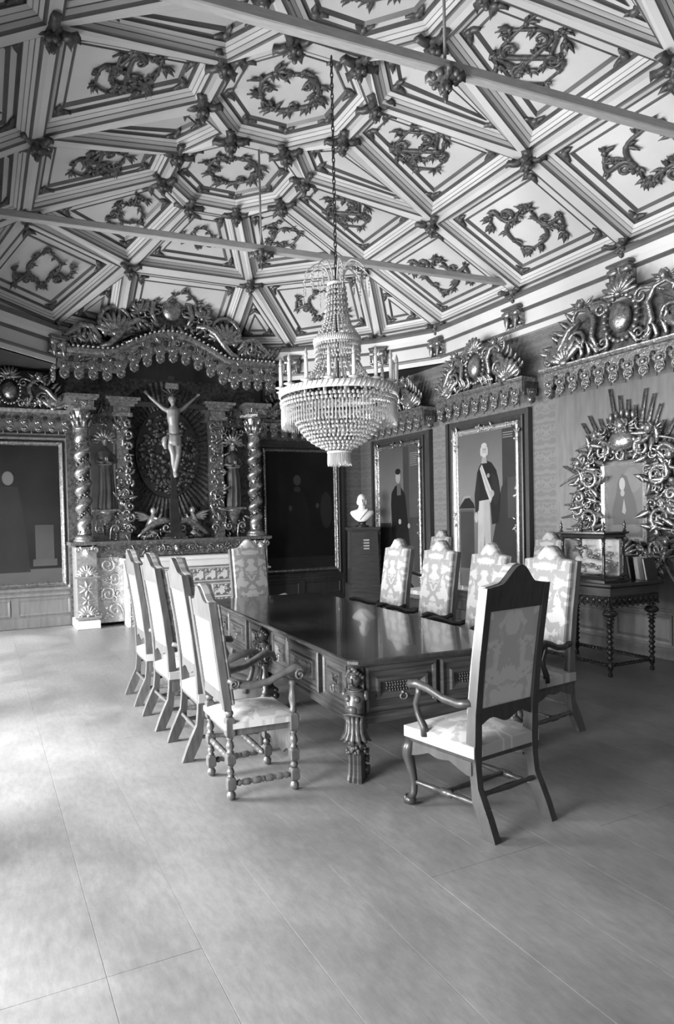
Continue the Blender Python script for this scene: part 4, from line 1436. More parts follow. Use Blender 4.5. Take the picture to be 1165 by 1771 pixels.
# ---------------------------------------------------------------- panelled surrounds behind the pictures
def surround(name, x0, x1, z1, pic, loc, rz, mat):
    """wall panelling around a picture: pic = (x0, x1, z0, z1)"""
    m_ = MB()
    m_.box(x0, x1, -0.05, 0, 0, z1)
    o = struct(m_.build(name, mat, None, loc, rz))
    m_ = MB()
    m_.frame(pic[0]-0.07, pic[1]+0.07, pic[2]-0.07, pic[3]+0.07, [(0, 0.05), (0, 0.085), (0.02, 0.09), (0.045, 0.07), (0.06, 0.05)])
    m_.build('moulding', mat, o)
    m_ = MB()
    m_.bbox(x0, x1, -0.085, -0.05, 0, 0.16, 0.008)
    m_.bbox(x0, x1, -0.075, -0.05, pic[2]-0.16, pic[2]-0.11, 0.008)
    m_.build('rail', mat, o)
    for a, b_ in ((x0+0.08, (x0+x1)/2-0.06), ((x0+x1)/2+0.06, x1-0.08)):
        if pic[2] > 0.5:
            m_ = MB()
            m_.frame(a, b_, 0.2, pic[2]-0.2, [(0, 0.05), (0, 0.065), (0.02, 0.06), (0.03, 0.053), (0.045, 0.053)])
            m_.build('field_moulding', mat, o)
    for a in (x0, x1):
        m_ = MB(); m_.bbox(a-0.03, a+0.03, -0.08, 0, 0, z1, 0.008)
        m_.build('stile', mat, o)
    return o
RW = (XR, 0, 0)
def on_right(y):
    return (XR, y, 0)
# right wall, local x = -Y
surround('trim_3', -0.86, 0.80, 3.05, (-0.69, 0.66, 0.46, 2.90), on_right(7.44), -pi/2, 'panel_dark')
painting('portrait', 'portrait of a bald standing man with a pale sash and white trousers', -0.69, 0.66, 0.46, 2.90, (XR-0.05, 7.44, 0), -pi/2, 'gold_bright', officer, 'backdrop_pale', True, 0.075, 'standing portraits on the right wall')
surround('trim_4', -0.84, 0.86, 3.03, (-0.69, 0.66, 0.30, 2.89), on_right(9.64), -pi/2, 'panel_dark')
painting('portrait', 'portrait of a dark-haired standing man in a long black coat', -0.69, 0.66, 0.30, 2.89, (XR-0.05, 9.64, 0), -pi/2, 'gold', gown, 'backdrop_dusk', True, 0.07, 'standing portraits on the right wall')
pelmet(1.74, 9, 'gilded pelmet with shield cresting above the portrait of the man with a sash', (XR, 7.38, 3.02), -pi/2, 0.66, 0.28, 4)
pelmet(1.80, 9, 'gilded pelmet half behind the chandelier, above the portrait in the long coat', (XR, 9.55, 2.98), -pi/2, 0.60, 0.28, 5)
# altar wall, both sides of the retable
surround('trim_5', 4.50, 6.30, 3.05, (4.65, 6.16, 0.63, 2.90), (0, YA, 0), 0, 'panel_dark')
painting('dark_painting', 'very dark full-length painting right of the altar with a thin pale frame', 4.65, 6.16, 0.63, 2.90, (0, YA-0.05, 0), 0, 'gold', shade, 'canvas_dark', False, 0.055)
surround('trim_6', -0.50, 1.33, 3.05, (-0.30, 1.20, 0.65, 2.92), (0, YA, 0), 0, 'panel_wood')
painting('dim_painting', 'dim full-length painting left of the altar, cut by the picture edge', -0.30, 1.20, 0.65, 2.92, (0, YA-0.05, 0), 0, 'gold', court, 'canvas_mid', False, 0.06)
pelmet(1.80, 9, 'gilded pelmet above the very dark painting right of the altar', (5.40, YA, 3.0), 0, 0.55, 0.24, 6)
pelmet(1.80, 9, 'gilded pelmet above the dim painting left of the altar', (0.44, YA, 3.0), 0, 0.58, 0.24, 7)
# ---------------------------------------------------------------- gilded retable with canopy
def fuse(o, voxel=0.012, smooth=4):
    """melt overlapping pieces into one continuous surface"""
    md = o.modifiers.new('fuse', 'REMESH')
    md.mode = 'VOXEL'
    md.voxel_size = voxel
    md.use_smooth_shade = True
    if smooth:
        sm = o.modifiers.new('soften', 'SMOOTH')
        sm.iterations = smooth
        sm.factor = 0.5
    return o

RX, RY = 2.87, YA
ret = thing('altar_retable', 'towering gilded retable with twisted columns, canopy and carved crest', 'altar', (RX, RY, 0))
r_ = random.Random(11)
# backing
MB().box(-1.62, 1.62, -0.12, -0.06, 0.0, 4.0).build('backing', 'gold_dark', ret)
YF = -0.52
# pedestals with shells
for s_ in (-1, 1):
    x_ = s_*1.43
    MB().bbox(x_-0.175, x_+0.175, YF-0.17, -0.12, 0, 0.13, 0.01).build('white_plinth', 'stone_white', ret)
    m_ = MB()
    m_.box(x_-0.15, x_+0.15, YF-0.13, -0.13, 0.13, 1.30)
    st = len(m_.v)
    for z_ in (0.16, 0.78):
        m_.bbox(-0.19, 0.19, -0.05, 0.0, z_, z_+0.035, 0.008)
        shell(m_, 0, z_+0.05, 0.15, 9, 0.15, pi-0.15, -0.01, 0.03)
        for q in (-1, 1):
            scroll(m_, q*0.13, z_+0.03, 0.04, 1, 1.3, 0.014, q, -0.03, 12)
    for k in range(7):
        leaf(m_, 0, 0.62, 0.13, 0.05, k*2*pi/7, -0.005, 0.025)
    for k in range(5):
        leaf(m_, 0, 0.44, 0.10, 0.04, k*2*pi/5, -0.005, 0.02)
    cherub(m_, 0, 1.17, 0.065, -0.06, 0, False)
    scroll(m_, -0.13, 1.22, 0.06, 1, 1.4, 0.02, -1, -0.04, 12)
    scroll(m_, 0.13, 1.22, 0.06, 2, 1.4, 0.02, 1, -0.04, 12)
    m_.xform(lambda a, b_, c_: (a+x_, b_+YF-0.13, c_), st)
    m_.build('pedestal', 'gold_bright', ret)
    # carved side panel between pedestal and altar table
    m_ = MB()
    a0, a1 = (s_*1.27, s_*0.85) if s_ < 0 else (0.98, 1.27)
    m_.box(a0, a1, YF-0.02, -0.13, 0.06, 1.12)
    st = len(m_.v)
    for k, z_ in enumerate((0.25, 0.5, 0.75, 0.97)):
        scroll(m_, (a0+a1)/2+0.05*(-1)**k, z_, 0.11, k*2.0, 1.4, 0.022, (-1)**k, YF-0.03, 14, tail=0.2, tail_a=0.4)
    spray(m_, r_, a0+0.04, a1-0.04, 0.12, 1.06, 40, 0.075, YF-0.02, 0, 0.02)
    m_.build('carved_side_panel', 'gold_bright', ret)
# shelf and carved predella
m_ = MB()
m_.box(-1.66, 1.66, YF-0.16, -0.12, 1.285, 1.335)
m_.box(-1.62, 1.62, YF-0.13, -0.12, 1.262, 1.285)
m_.build('shelf', 'gold', ret)
m_ = MB()
m_.box(-1.28, 1.28, YF-0.06, -0.12, 1.08, 1.262)
st = len(m_.v)
spray(m_, r_, -1.25, 1.25, 1.11, 1.24, 90, 0.07, YF-0.06, 0, 0.02)
cherub(m_, 0, 1.18, 0.06, YF-0.08)
for s_ in (-1, 1):
    scroll(m_, s_*0.25, 1.18, 0.06, 0.5, 1.4, 0.018, s_, YF-0.08, 12, tail=0.25)
    scroll(m_, s_*0.75, 1.18, 0.06, 0.5, 1.4, 0.018, s_, YF-0.08, 12, tail=0.25)
m_.build('predella_frieze', 'gold', ret)
# twisted columns
def twisted():
    m_ = MB()
    n, N = 14, 96
    rings = []
    for k in range(N+1):
        t = k/N
        z_ = 1.45+1.62*t
        a = t*2*pi*6.0
        w = 0.034*min(1, 6*t, 6*(1-t))
        ring = []
        for i in range(n):
            b_ = 2*pi*i/n
            ring.append((w*cos(a)+0.098*cos(b_), w*sin(a)+0.098*sin(b_), z_))
        rings.append(ring)
    m_.loft(rings, 0, True)
    q = random.Random(4)
    for k in range(150):
        t = (k+0.5)/150
        a = t*2*pi*6.0+pi+q.uniform(-0.8, 0.8)
        z_ = 1.45+1.62*t
        m_.ell((0.086*cos(a), 0.086*sin(a), z_), (0.022, 0.022, 0.02), 5, 4, 1)
    m_.lathe([(0.17, 1.335), (0.17, 1.37), (0.145, 1.385), (0.155, 1.405), (0.13, 1.425), (0.11, 1.45)], (0, 0, 0), 16)
    m_.lathe([(0.105, 3.06), (0.125, 3.075), (0.105, 3.09), (0.11, 3.16), (0.15, 3.32), (0.165, 3.36)], (0, 0, 0), 16)
    for row, z_, r, L in ((0, 3.1, 0.115, 0.12), (1, 3.2, 0.125, 0.12)):
        for i in range(8):
            a = 2*pi*(i+0.5*row)/8
            m_.tube([(r*cos(a), r*sin(a), z_), ((r+0.015)*cos(a), (r+0.015)*sin(a), z_+L*0.6), ((r+0.05)*cos(a), (r+0.05)*sin(a), z_+L), ((r+0.055)*cos(a), (r+0.055)*sin(a), z_+L*0.85)], [0.022, 0.03, 0.022, 0.01], 5)
    m_.box(-0.17, 0.17, -0.17, 0.17, 3.36, 3.40)
    return m_.mesh('twisted_column', ['gold', 'gold_dark'])
tw = twisted()
for s_ in (-1, 1):
    link('twisted_column', tw, ret, (s_*1.43, YF-0.01, 0), 0.7 if s_ > 0 else 0.2)
    # entablature block above each column, with broken cornice
    m_ = MB()
    x_ = s_*1.43
    m_.box(x_-0.17, x_+0.17, YF-0.18, -0.12, 3.40, 3.50)
    m_.box(x_-0.21, x_+0.21, YF-0.22, -0.12, 3.50, 3.53)
    m_.box(x_-0.24, x_+0.24, YF-0.25, -0.12, 3.53, 3.58)
    spray(m_, r_, x_-0.15, x_+0.15, 3.41, 3.49, 10, 0.06, YF-0.18, 0, 0.02)
    m_.build('entablature', 'gold', ret)
    # inner pilaster with flame carving and its cap
    x_ = s_*0.80
    m_ = MB()
    m_.box(x_-0.09, x_+0.09, YF+0.06, -0.12, 1.335, 3.36)
    spray(m_, r_, x_-0.10, x_+0.10, 1.42, 3.3, 60, 0.11, YF+0.05, 0, 0.05)
    for k in range(10):
        scroll(m_, x_-s_*0.09, 1.5+0.19*k, 0.075, k*1.3, 1.3, 0.026, (-1)**k, YF+0.03, 11)
    m_.build('inner_pilaster', 'gold', ret)
    m_ = MB()
    for z0, z1, e in ((3.30, 3.36, 0.03), (3.36, 3.46, 0.0), (3.46, 3.50, 0.06), (3.50, 3.545, 0.10), (3.545, 3.59, 0.14)):
        m_.box(x_-0.13-e, x_+0.13+e, YF+0.02-e, -0.12, z0, z1)
    m_.build('pilaster_cap', 'gold', ret)
    # architrave over the niche
    m_ = MB()
    a0, a1 = sorted((s_*0.88, s_*1.26))
    m_.box(a0, a1, YF+0.1, -0.12, 3.2, 3.54)
    spray(m_, r_, a0, a1, 3.2, 3.5, 16, 0.11, YF+0.1, 0, 0.04)
    m_.build('niche_entablature', 'gold_dark', ret)
    # niche: dark back, shell hood, corbel for the statue
    m_ = MB()
    m_.box(a0, a1, -0.15, -0.121, 1.335, 3.2)
    m_.build('niche_back', 'robe', ret)
    m_ = MB()
    xm = (a0+a1)/2
    shell(m_, xm, 2.92, 0.2, 9, 0.1, pi-0.1, YF+0.1, 0.05)
    spray(m_, r_, a0-0.02, a1+0.02, 2.9, 3.2, 22, 0.1, YF+0.12, 0, 0.05)
    for q in (-1, 1):
        scroll(m_, xm+q*0.15, 2.92, 0.06, 1, 1.3, 0.02, q, YF+0.08, 12)
    m_.build('shell_hood', 'gold', ret)
    m_ = MB()
    m_.lathe([(0.03, 1.42), (0.06, 1.5), (0.08, 1.6), (0.13, 1.72), (0.17, 1.78), (0.18, 1.80)], (xm, YF+0.14, 0), 12)
    m_.box(xm-0.19, xm+0.19, YF-0.02, -0.14, 1.80, 1.835)
    for q in (-1, 1):
        scroll(m_, xm+q*0.12, 1.52, 0.07, 3, 1.4, 0.022, -q, YF+0.02, 12, tail=0.2)
    spray(m_, r_, a0, a1, 1.36, 1.75, 26, 0.08, YF+0.1, 0, 0.06)
    m_.build('statue_corbel', 'gold', ret)
# radiating glory around a dark oval of clouds
m_ = MB()
m_.prism(oval(0, 2.76, 0.54, 0.74, 44), -0.2, -0.12)
m_.build('oval_panel', 'recess_dark', ret)
m_ = MB()
for _ in range(260):
    a = r_.uniform(0, 2*pi); q = sqrt(r_.uniform(0, 1))*0.95
    k = r_.uniform(0.03, 0.055)
    m_.ell((0.52*q*cos(a), -0.2-r_.uniform(0, 0.03), 2.76+0.71*q*sin(a)), (k, 0.035, k*0.9), 6, 4)
stuff(m_.build('cloud_carving', 'gold_dark', ret))
ray_me = {}
for i in range(64):
    a = 2*pi*(i+0.5)/64
    x0, z0 = 0.55*cos(a), 2.76+0.75*sin(a)
    # out to the pilasters / arch
    L = min((0.70-abs(x0))/max(abs(cos(a)), 0.05), 0.45 if sin(a) > 0 else 0.5, 0.6)
    if L < 0.05 or z0+L*sin(a) < 1.5:
        L = max(0.05, min(L, (z0-1.45)/max(-sin(a), 0.01)))
    m_ = MB()
    w0, w1 = 0.026, 0.03+0.03*L
    ca, sa = cos(a), sin(a)
    m_.loft([[(x0+d*ca-w*sa, -0.145, z0+d*sa+w*ca), (x0+d*ca, -0.175, z0+d*sa), (x0+d*ca+w*sa, -0.145, z0+d*sa-w*ca), (x0+d*ca, -0.13, z0+d*sa)] for d, w in ((0.0, w0), (L, w1))], 0, False)
    m_.build('ray', 'gold_dark', ret)
# kneeling angels, wings and scrolled foot of the glory
for s_ in (-1, 1):
    m_ = MB()
    x_ = s_*0.33
    m_.ell((x_, -0.42, 1.80), (0.05, 0.05, 0.06), 9, 7)
    m_.tube([(x_, -0.42, 1.75), (x_+s_*0.02, -0.40, 1.65), (x_+s_*0.05, -0.38, 1.54), (x_+s_*0.1, -0.36, 1.45)], [0.03, 0.065, 0.075, 0.06], 9)
    m_.tube([(x_, -0.42, 1.69), (x_-s_*0.08, -0.46, 1.66), (x_-s_*0.12, -0.46, 1.74)], [0.03, 0.026, 0.02], 7)
    m_.tube([(x_+s_*0.08, -0.38, 1.47), (x_-s_*0.02, -0.44, 1.43), (x_+s_*0.1, -0.40, 1.38), (x_+s_*0.2, -0.36, 1.38)], [0.05, 0.05, 0.04, 0.03], 8)
    for k in range(4):
        leaf(m_, x_+s_*0.05, 1.70, 0.28-0.03*k, 0.09, (0.35-0.22*k) if s_ > 0 else pi-(0.35-0.22*k), -0.36, 0.03)
    m_.build('kneeling_angel', 'gold_bright', ret)
    m_ = MB()
    pts = [(s_*(0.08+0.52*t), -0.46, 1.36+0.26*sin(pi*(1-t)*0.55)+0.02) for t in np.linspace(0, 1, 10)]
    m_.tube(pts, [0.05, 0.06, 0.065, 0.065, 0.06, 0.055, 0.05, 0.04, 0.03, 0.015], 7)
    scroll(m_, s_*0.13, 1.52, 0.09, 1, 1.4, 0.025, s_, -0.5, 14)
    spray(m_, r_, min(s_*0.1, s_*0.55), max(s_*0.1, s_*0.55), 1.34, 1.5, 16, 0.08, -0.44, 0, 0.05)
    m_.build('scrolled_foot', 'gold', ret)
m_ = MB()
shell(m_, 0, 1.36, 0.14, 9, 0.1, pi-0.1, -0.52, 0.04)
m_.bbox(-0.2, 0.2, -0.56, -0.3, 1.335, 1.37, 0.008)
m_.build('foot_shell', 'gold', ret)
# altar table with tiled front
m_ = MB()
m_.box(-0.86, 0.99, -0.84, -0.50, 0.0, 1.0)
alt = m_.build('altar_table', 'stone_white', ret)
m_ = MB(); m_.bbox(-0.92, 1.05, -0.90, -0.50, 1.0, 1.065, 0.01)
m_.build('altar_slab', 'stone_white', ret)
m_, nt, b = _new('azulejo')
tcn = nt.nodes.new('ShaderNodeTexCoord')
n1 = noise(nt, 17, 3, vec=tcn.outputs['Object'], dist=1.2)
nt.links.new(ramp(nt, n1, [(0.46, 0.62), (0.53, 0.13)]), b.inputs['Base Color'])
b.inputs['Roughness'].default_value = 0.15
simple('tile_border', 0.16, 0.22, 0.3)
def tile(w, h):
    m_ = MB()
    m_.bbox(0.004, w-0.004, -0.012, 0, 0.004, h-0.004, 0.004, 0)
    m_.frame(0.004, w-0.004, 0.004, h-0.004, [(0.0, 0.0122), (0.006, 0.014), (0.012, 0.0122)], 1)
    return m_.mesh('tile', ['azulejo', 'tile_border'])
t1, t2 = tile(0.205, 0.21), tile(0.41, 0.20)
MB().box(-0.86, 0.99, -0.848, -0.84, 0.60, 0.64).build('tile_band', 'tile_border', alt)
MB().box(-0.86, 0.99, -0.848, -0.84, 0.87, 0.90).build('tile_band', 'tile_border', alt)
for i in range(9):
    link('tile', t1, alt, (-0.86+0.2055*i, -0.84, 0.65))
for j in range(3):
    for i in range(4):
        link('tile', t2, alt, (-0.83+0.45*i, -0.84, 0.38-0.215*j+0.01))

# canopy: cornice and valance with a raised middle
def arch(x_):
    """height of the canopy's raised middle at x"""
    a = abs(x_)
    if a > 0.98:
        return 0.0
    return 0.36*(0.5+0.5*cos(pi*a/0.98))**0.6
YC = -0.66
HWC = 1.78
xs = list(np.linspace(-HWC, HWC, 49))
def arched(prof, name, mat, sc=1.0):
    m_ = MB()
    m_.loft([[(x_, YC-p, z_+arch(x_)*sc) for p, z_ in prof] for x_ in xs], 0, False)
    return m_.build(name, mat, ret)
arched([(-0.5, 4.20), (0.02, 4.20), (0.05, 4.23), (0.06, 4.27), (0.04, 4.30), (-0.5, 4.30)], 'canopy_cornice', 'gold')
arched([(-0.03, 3.98), (0.0, 3.98), (0.0, 4.20), (-0.03, 4.20)], 'canopy_valance', 'gold')
for s_ in (-1, 1):
    m_ = MB()
    m_.box(s_*HWC-0.015, s_*HWC+0.015, YC, -0.06, 3.96, 4.28)
    m_.build('canopy_return', 'gold_dark', ret)
    m_ = MB()
    m_.lathe_axis([(0.01, 0), (0.02, 0.1), (0.02, 0.9), (0.01, 1)], (s_*HWC, YC-0.04, 4.31), (s_*HWC, -0.1, 4.31), 6)
    m_.build('return_bead', 'gold', ret)
BEAD = MB().ell((0, 0, 0), (0.026, 0.026, 0.02), 6, 4).mesh('bead', 'gold_bright')
for i in range(49):
    x_ = -HWC+0.02+(2*HWC-0.04)*i/48
    link('bead', BEAD, ret, (x_, YC-0.05, 4.31+arch(x_)))
CS = scallop_mesh(0.21, 0.26)
nsc = 17
for i in range(nsc):
    x_ = -HWC+2*HWC*(i+0.5)/nsc
    o = link('scallop', CS, ret, (x_, YC-0.002, 4.06+arch(x_)))
    link('hole_shade_disc', HOLE_SHADE, ret, (x_+HWC/nsc, YC-0.001, 4.12+arch(x_+HWC/nsc))).scale = (2.1, 2, 2.1) if i < nsc-1 else (0.01, 1, 0.01)
for k in range(3):
    for s_ in (-1, 1):
        link('scallop', CS, ret, (s_*(HWC+0.016), YC+0.12+0.19*k, 4.06), s_*pi/2)
m_ = MB()
spray(m_, r_, -HWC+0.05, HWC-0.05, 0.0, 0.2, 80, 0.10, YC-0.0, 0, 0.02)
m_.xform(lambda a, b_, c_: (a, b_, 3.99+c_+arch(a)))
stuff(m_.build('valance_carving', 'gold', ret))
# dark soffit and back of the canopy
m_ = MB()
m_.loft([[(x_*0.985, YC+0.04, z_+arch(x_)), (x_*0.985, -0.06, z_+arch(x_)), (x_*0.985, -0.06, z_+0.03+arch(x_)), (x_*0.985, YC+0.04, z_+0.03+arch(x_))] for x_ in xs for z_ in (4.255,)], 0, False)
m_.build('canopy_roof', 'recess_dark', ret)
m_ = MB()
m_.loft([[(x_*0.985, -0.11, 3.6), (x_*0.985, -0.06, 3.6), (x_*0.985, -0.06, 4.27+arch(x_)), (x_*0.985, -0.11, 4.27+arch(x_))] for x_ in xs], 0, False)
m_.build('canopy_back', 'panel_dark', ret)
# crest of shells and volutes
m_ = MB()
ZB = 4.36
yk = YC+0.02
m_.prism([(-1.0, ZB+0.0), (-0.5, ZB+0.3), (0.5, ZB+0.3), (1.0, ZB+0.0), (0.9, ZB+0.35), (0.62, ZB+0.6), (0.34, ZB+0.95), (0, ZB+1.05), (-0.34, ZB+0.95), (-0.62, ZB+0.6), (-0.9, ZB+0.35)], yk+0.02, yk+0.07, 1)
m_.ell((0, yk-0.03, ZB+0.66), (0.17, 0.10, 0.19), 14, 9, 0)
shell(m_, 0, ZB+0.90, 0.25, 11, 0.05, pi-0.05, yk-0.03, 0.05)
for k in range(3):
    leaf(m_, -0.1+0.1*k, ZB+0.42, 0.26, 0.12, -pi/2+(k-1)*0.5, yk-0.02, 0.05, 0, curl=0.05)
st = len(m_.v)
scroll(m_, 0.27, ZB+0.88, 0.11, 2.2, 1.6, 0.045, 1, yk-0.03, 20, tail=0.25, tail_a=0.4)
m_.tube([(0.16, yk-0.04, ZB+0.86), (0.30, yk-0.05, ZB+0.72), (0.33, yk-0.05, ZB+0.55), (0.25, yk-0.05, ZB+0.42)], [0.03, 0.05, 0.045, 0.025], 7)
scroll(m_, 0.52, ZB+0.70, 0.16, 1.6, 1.6, 0.05, 1, yk-0.03, 22, tail=0.35, tail_a=0.5)
shell(m_, 0.50, ZB+0.55, 0.17, 7, 0.1, pi-0.3, yk-0.02, 0.04, rot=-0.3)
m_.tube([(0.40, yk-0.05, ZB+0.42), (0.58, yk-0.06, ZB+0.42), (0.72, yk-0.06, ZB+0.34), (0.86, yk-0.06, ZB+0.16), (1.0, yk-0.05, ZB+0.02), (1.14, yk-0.04, ZB-0.02)], [0.03, 0.05, 0.055, 0.05, 0.045, 0.03], 7)
m_.tube([(0.90+0.24*cos(a), yk-0.04, ZB+0.36+0.24*sin(a)) for a in np.linspace(-1.0, 3.2, 16)], [0.045-0.018*k/15 for k in range(16)], 7)
shell(m_, 0.90, ZB+0.20, 0.32, 9, 0.35, pi-0.25, yk-0.02, 0.05, rot=-0.15)
scroll(m_, 0.70, ZB+0.40, 0.07, 0.5, 1.4, 0.03, -1, yk-0.05, 14)
m_.tube([(1.12, yk-0.04, ZB+0.10), (1.26, yk-0.05, ZB+0.26), (1.42, yk-0.05, ZB+0.28), (1.54, yk-0.04, ZB+0.18), (1.66, yk-0.03, ZB+0.10), (1.78, yk-0.02, ZB+0.02)], [0.03, 0.05, 0.055, 0.05, 0.04, 0.02], 7)
scroll(m_, 1.36, ZB+0.12, 0.10, 0.5, 1.5, 0.035, -1, yk-0.03, 16, tail=0.2)
for k in range(9):
    leaf(m_, 1.10+0.08*k, ZB+0.0, 0.22+0.05*sin(k*1.7), 0.10, pi/2-0.3+r_.uniform(-0.5, 0.5), yk, 0.045, 0, curl=0.08)
for k in range(8):
    leaf(m_, 0.2+0.1*k, ZB+0.36-0.03*k, 0.2, 0.09, 0.9+r_.uniform(-0.7, 0.7), yk-0.01, 0.045, 0, curl=0.06)
spray(m_, r_, 0.15, 0.7, ZB+0.38, ZB+0.72, 16, 0.13, yk-0.01, 0, 0.05)
spray(m_, r_, 1.1, 1.72, ZB-0.02, ZB+0.16, 14, 0.12, yk, 0, 0.05)
m_.mirror_x(st)
m_.build('crest', ['gold', 'gold_dark'], ret)
m_ = MB()
for k in range(13):
    a = pi*(0.12+0.76*k/12)
    leaf(m_, 0.3*cos(a), ZB+0.92+0.15*sin(a), 0.34+0.08*(k % 2), 0.11, a+r_.uniform(-0.2, 0.2), yk+0.05, 0.03, 0, curl=0.04)
    leaf(m_, 0.4*cos(a), ZB+0.9+0.3*sin(a), 0.2, 0.08, a+r_.uniform(-0.9, 0.9), yk+0.05, 0.03, 0, curl=0.04)
m_.build('crest_foliage', 'ceil_gilt', ret)

# ---------------------------------------------------------------- crucifix in front of the glory
cru = thing('crucifix', 'crucifix with pale carved figure in front of the dark oval', 'crucifix', (RX-0.0, RY-0.56, 1.37))
zb = 1.37
m_ = MB()
m_.bbox(-0.045, 0.045, 0.02, 0.06, 0.12, 2.62, 0.006)
m_.bbox(-0.62, 0.62, 0.02, 0.06, 2.10, 2.18, 0.006)
m_.build('cross', 'ebony', cru)
m_ = MB()
m_.loft([[(-w, y0, z_), (w, y0, z_), (w, 0.1, z_), (-w, 0.1, z_)] for z_, w, y0 in ((0.0, 0.16, -0.05), (0.05, 0.15, -0.04), (0.08, 0.09, -0.02), (0.4, 0.07, 0.0), (0.62, 0.06, 0.01))], 0, False)
m_.build('cross_foot', 'ebony', cru)
m_ = MB(); m_.bbox(-0.11, 0.11, -0.0, 0.02, 2.40, 2.50, 0.004)
m_.build('title_plaque', 'gold', cru)
m_ = MB()
for k in range(12):
    leaf(m_, 0.0, 2.30, 0.2, 0.03, k*pi/6, 0.015, 0.01)
m_.build('halo_rays', 'gold_dark', cru)
m_ = MB()
def lim(pts, rad, n=9):
    m_.tube(pts, rad, n)
# torso, head, arms, legs of the corpus
lim([(0.0, -0.03, 1.52), (0.01, -0.045, 1.62), (0.0, -0.05, 1.74), (-0.01, -0.055, 1.88), (0.0, -0.05, 1.99), (0.0, -0.04, 2.06)], [0.085, 0.092, 0.08, 0.10, 0.105, 0.06], 12)
lim([(0.0, -0.04, 2.04), (-0.01, -0.06, 2.12)], [0.036, 0.034])
m_.ell((-0.02, -0.085, 2.175), (0.056, 0.065, 0.075), 12, 9)
m_.ell((-0.025, -0.15, 2.165), (0.01, 0.012, 0.016), 6, 5)
m_.ell((-0.022, -0.125, 2.115), (0.036, 0.03, 0.03), 8, 6)
m_.ell((-0.02, -0.06, 2.20), (0.066, 0.07, 0.06), 10, 7)
for s_ in (-1, 1):
    lim([(s_*0.08, -0.045, 1.995), (s_*0.17, -0.03, 2.03), (s_*0.30, -0.01, 2.13), (s_*0.42, 0.0, 2.22), (s_*0.47, 0.0, 2.26)], [0.046, 0.042, 0.034, 0.028, 0.022])
    m_.ell((s_*0.50, 0.0, 2.285), (0.036, 0.014, 0.03), 8, 5)
    for k in range(4):
        lim([(s_*0.515, 0.0, 2.29+0.010*(k-1.5)), (s_*(0.55-0.004*k), -0.012, 2.315+0.014*(k-1.5)), (s_*(0.565-0.004*k), -0.028, 2.31+0.014*(k-1.5))], [0.0095, 0.0085, 0.006], 5)
    lim([(s_*0.495, -0.005, 2.305), (s_*0.50, -0.02, 2.335)], [0.01, 0.007], 5)
lim([(-0.05, -0.04, 1.52), (-0.06, -0.10, 1.34), (-0.04, -0.12, 1.22), (-0.02, -0.07, 1.06), (0.0, -0.03, 0.92)], [0.068, 0.06, 0.046, 0.044, 0.026])
lim([(0.05, -0.04, 1.52), (0.05, -0.10, 1.34), (0.04, -0.125, 1.22), (0.02, -0.09, 1.06), (0.005, -0.05, 0.92)], [0.068, 0.06, 0.046, 0.044, 0.026])
lim([(0.0, -0.03, 0.93), (-0.005, -0.06, 0.87), (-0.01, -0.08, 0.82)], [0.03, 0.03, 0.018])
lim([(0.006, -0.05, 0.93), (0.01, -0.08, 0.87), (0.01, -0.10, 0.825)], [0.03, 0.028, 0.016])
m_.xform(lambda a, b_, c_: (a if abs(a) < 0.1 else (0.1+(abs(a)-0.1)*0.80)*(1 if a > 0 else -1), b_, 2.29-(2.29-c_)*0.92+0.02))
fuse(m_.build('figure', 'flesh_wood', cru), 0.011, 3)
m_ = MB()
rings = []
for z_, rx_, ry_ in ((1.60, 0.105, 0.09), (1.55, 0.112, 0.10), (1.48, 0.118, 0.11), (1.40, 0.115, 0.11)):
    rings.append([((rx_+0.006*sin(7*a))*cos(a), -0.055+(ry_+0.006*sin(7*a))*sin(a), z_+0.03*sin(a*1.0)) for a in [2*pi*i/24 for i in range(24)]])
m_.loft(rings, 0, True)
m_.tube([(-0.10, -0.08, 1.55), (-0.16, -0.09, 1.50), (-0.17, -0.08, 1.40), (-0.15, -0.08, 1.32)], [0.03, 0.045, 0.04, 0.02], 7)
m_.xform(lambda a, b_, c_: (a, b_, 2.29-(2.29-c_)*0.92+0.02))
m_.build('loincloth', 'flesh_wood', cru)

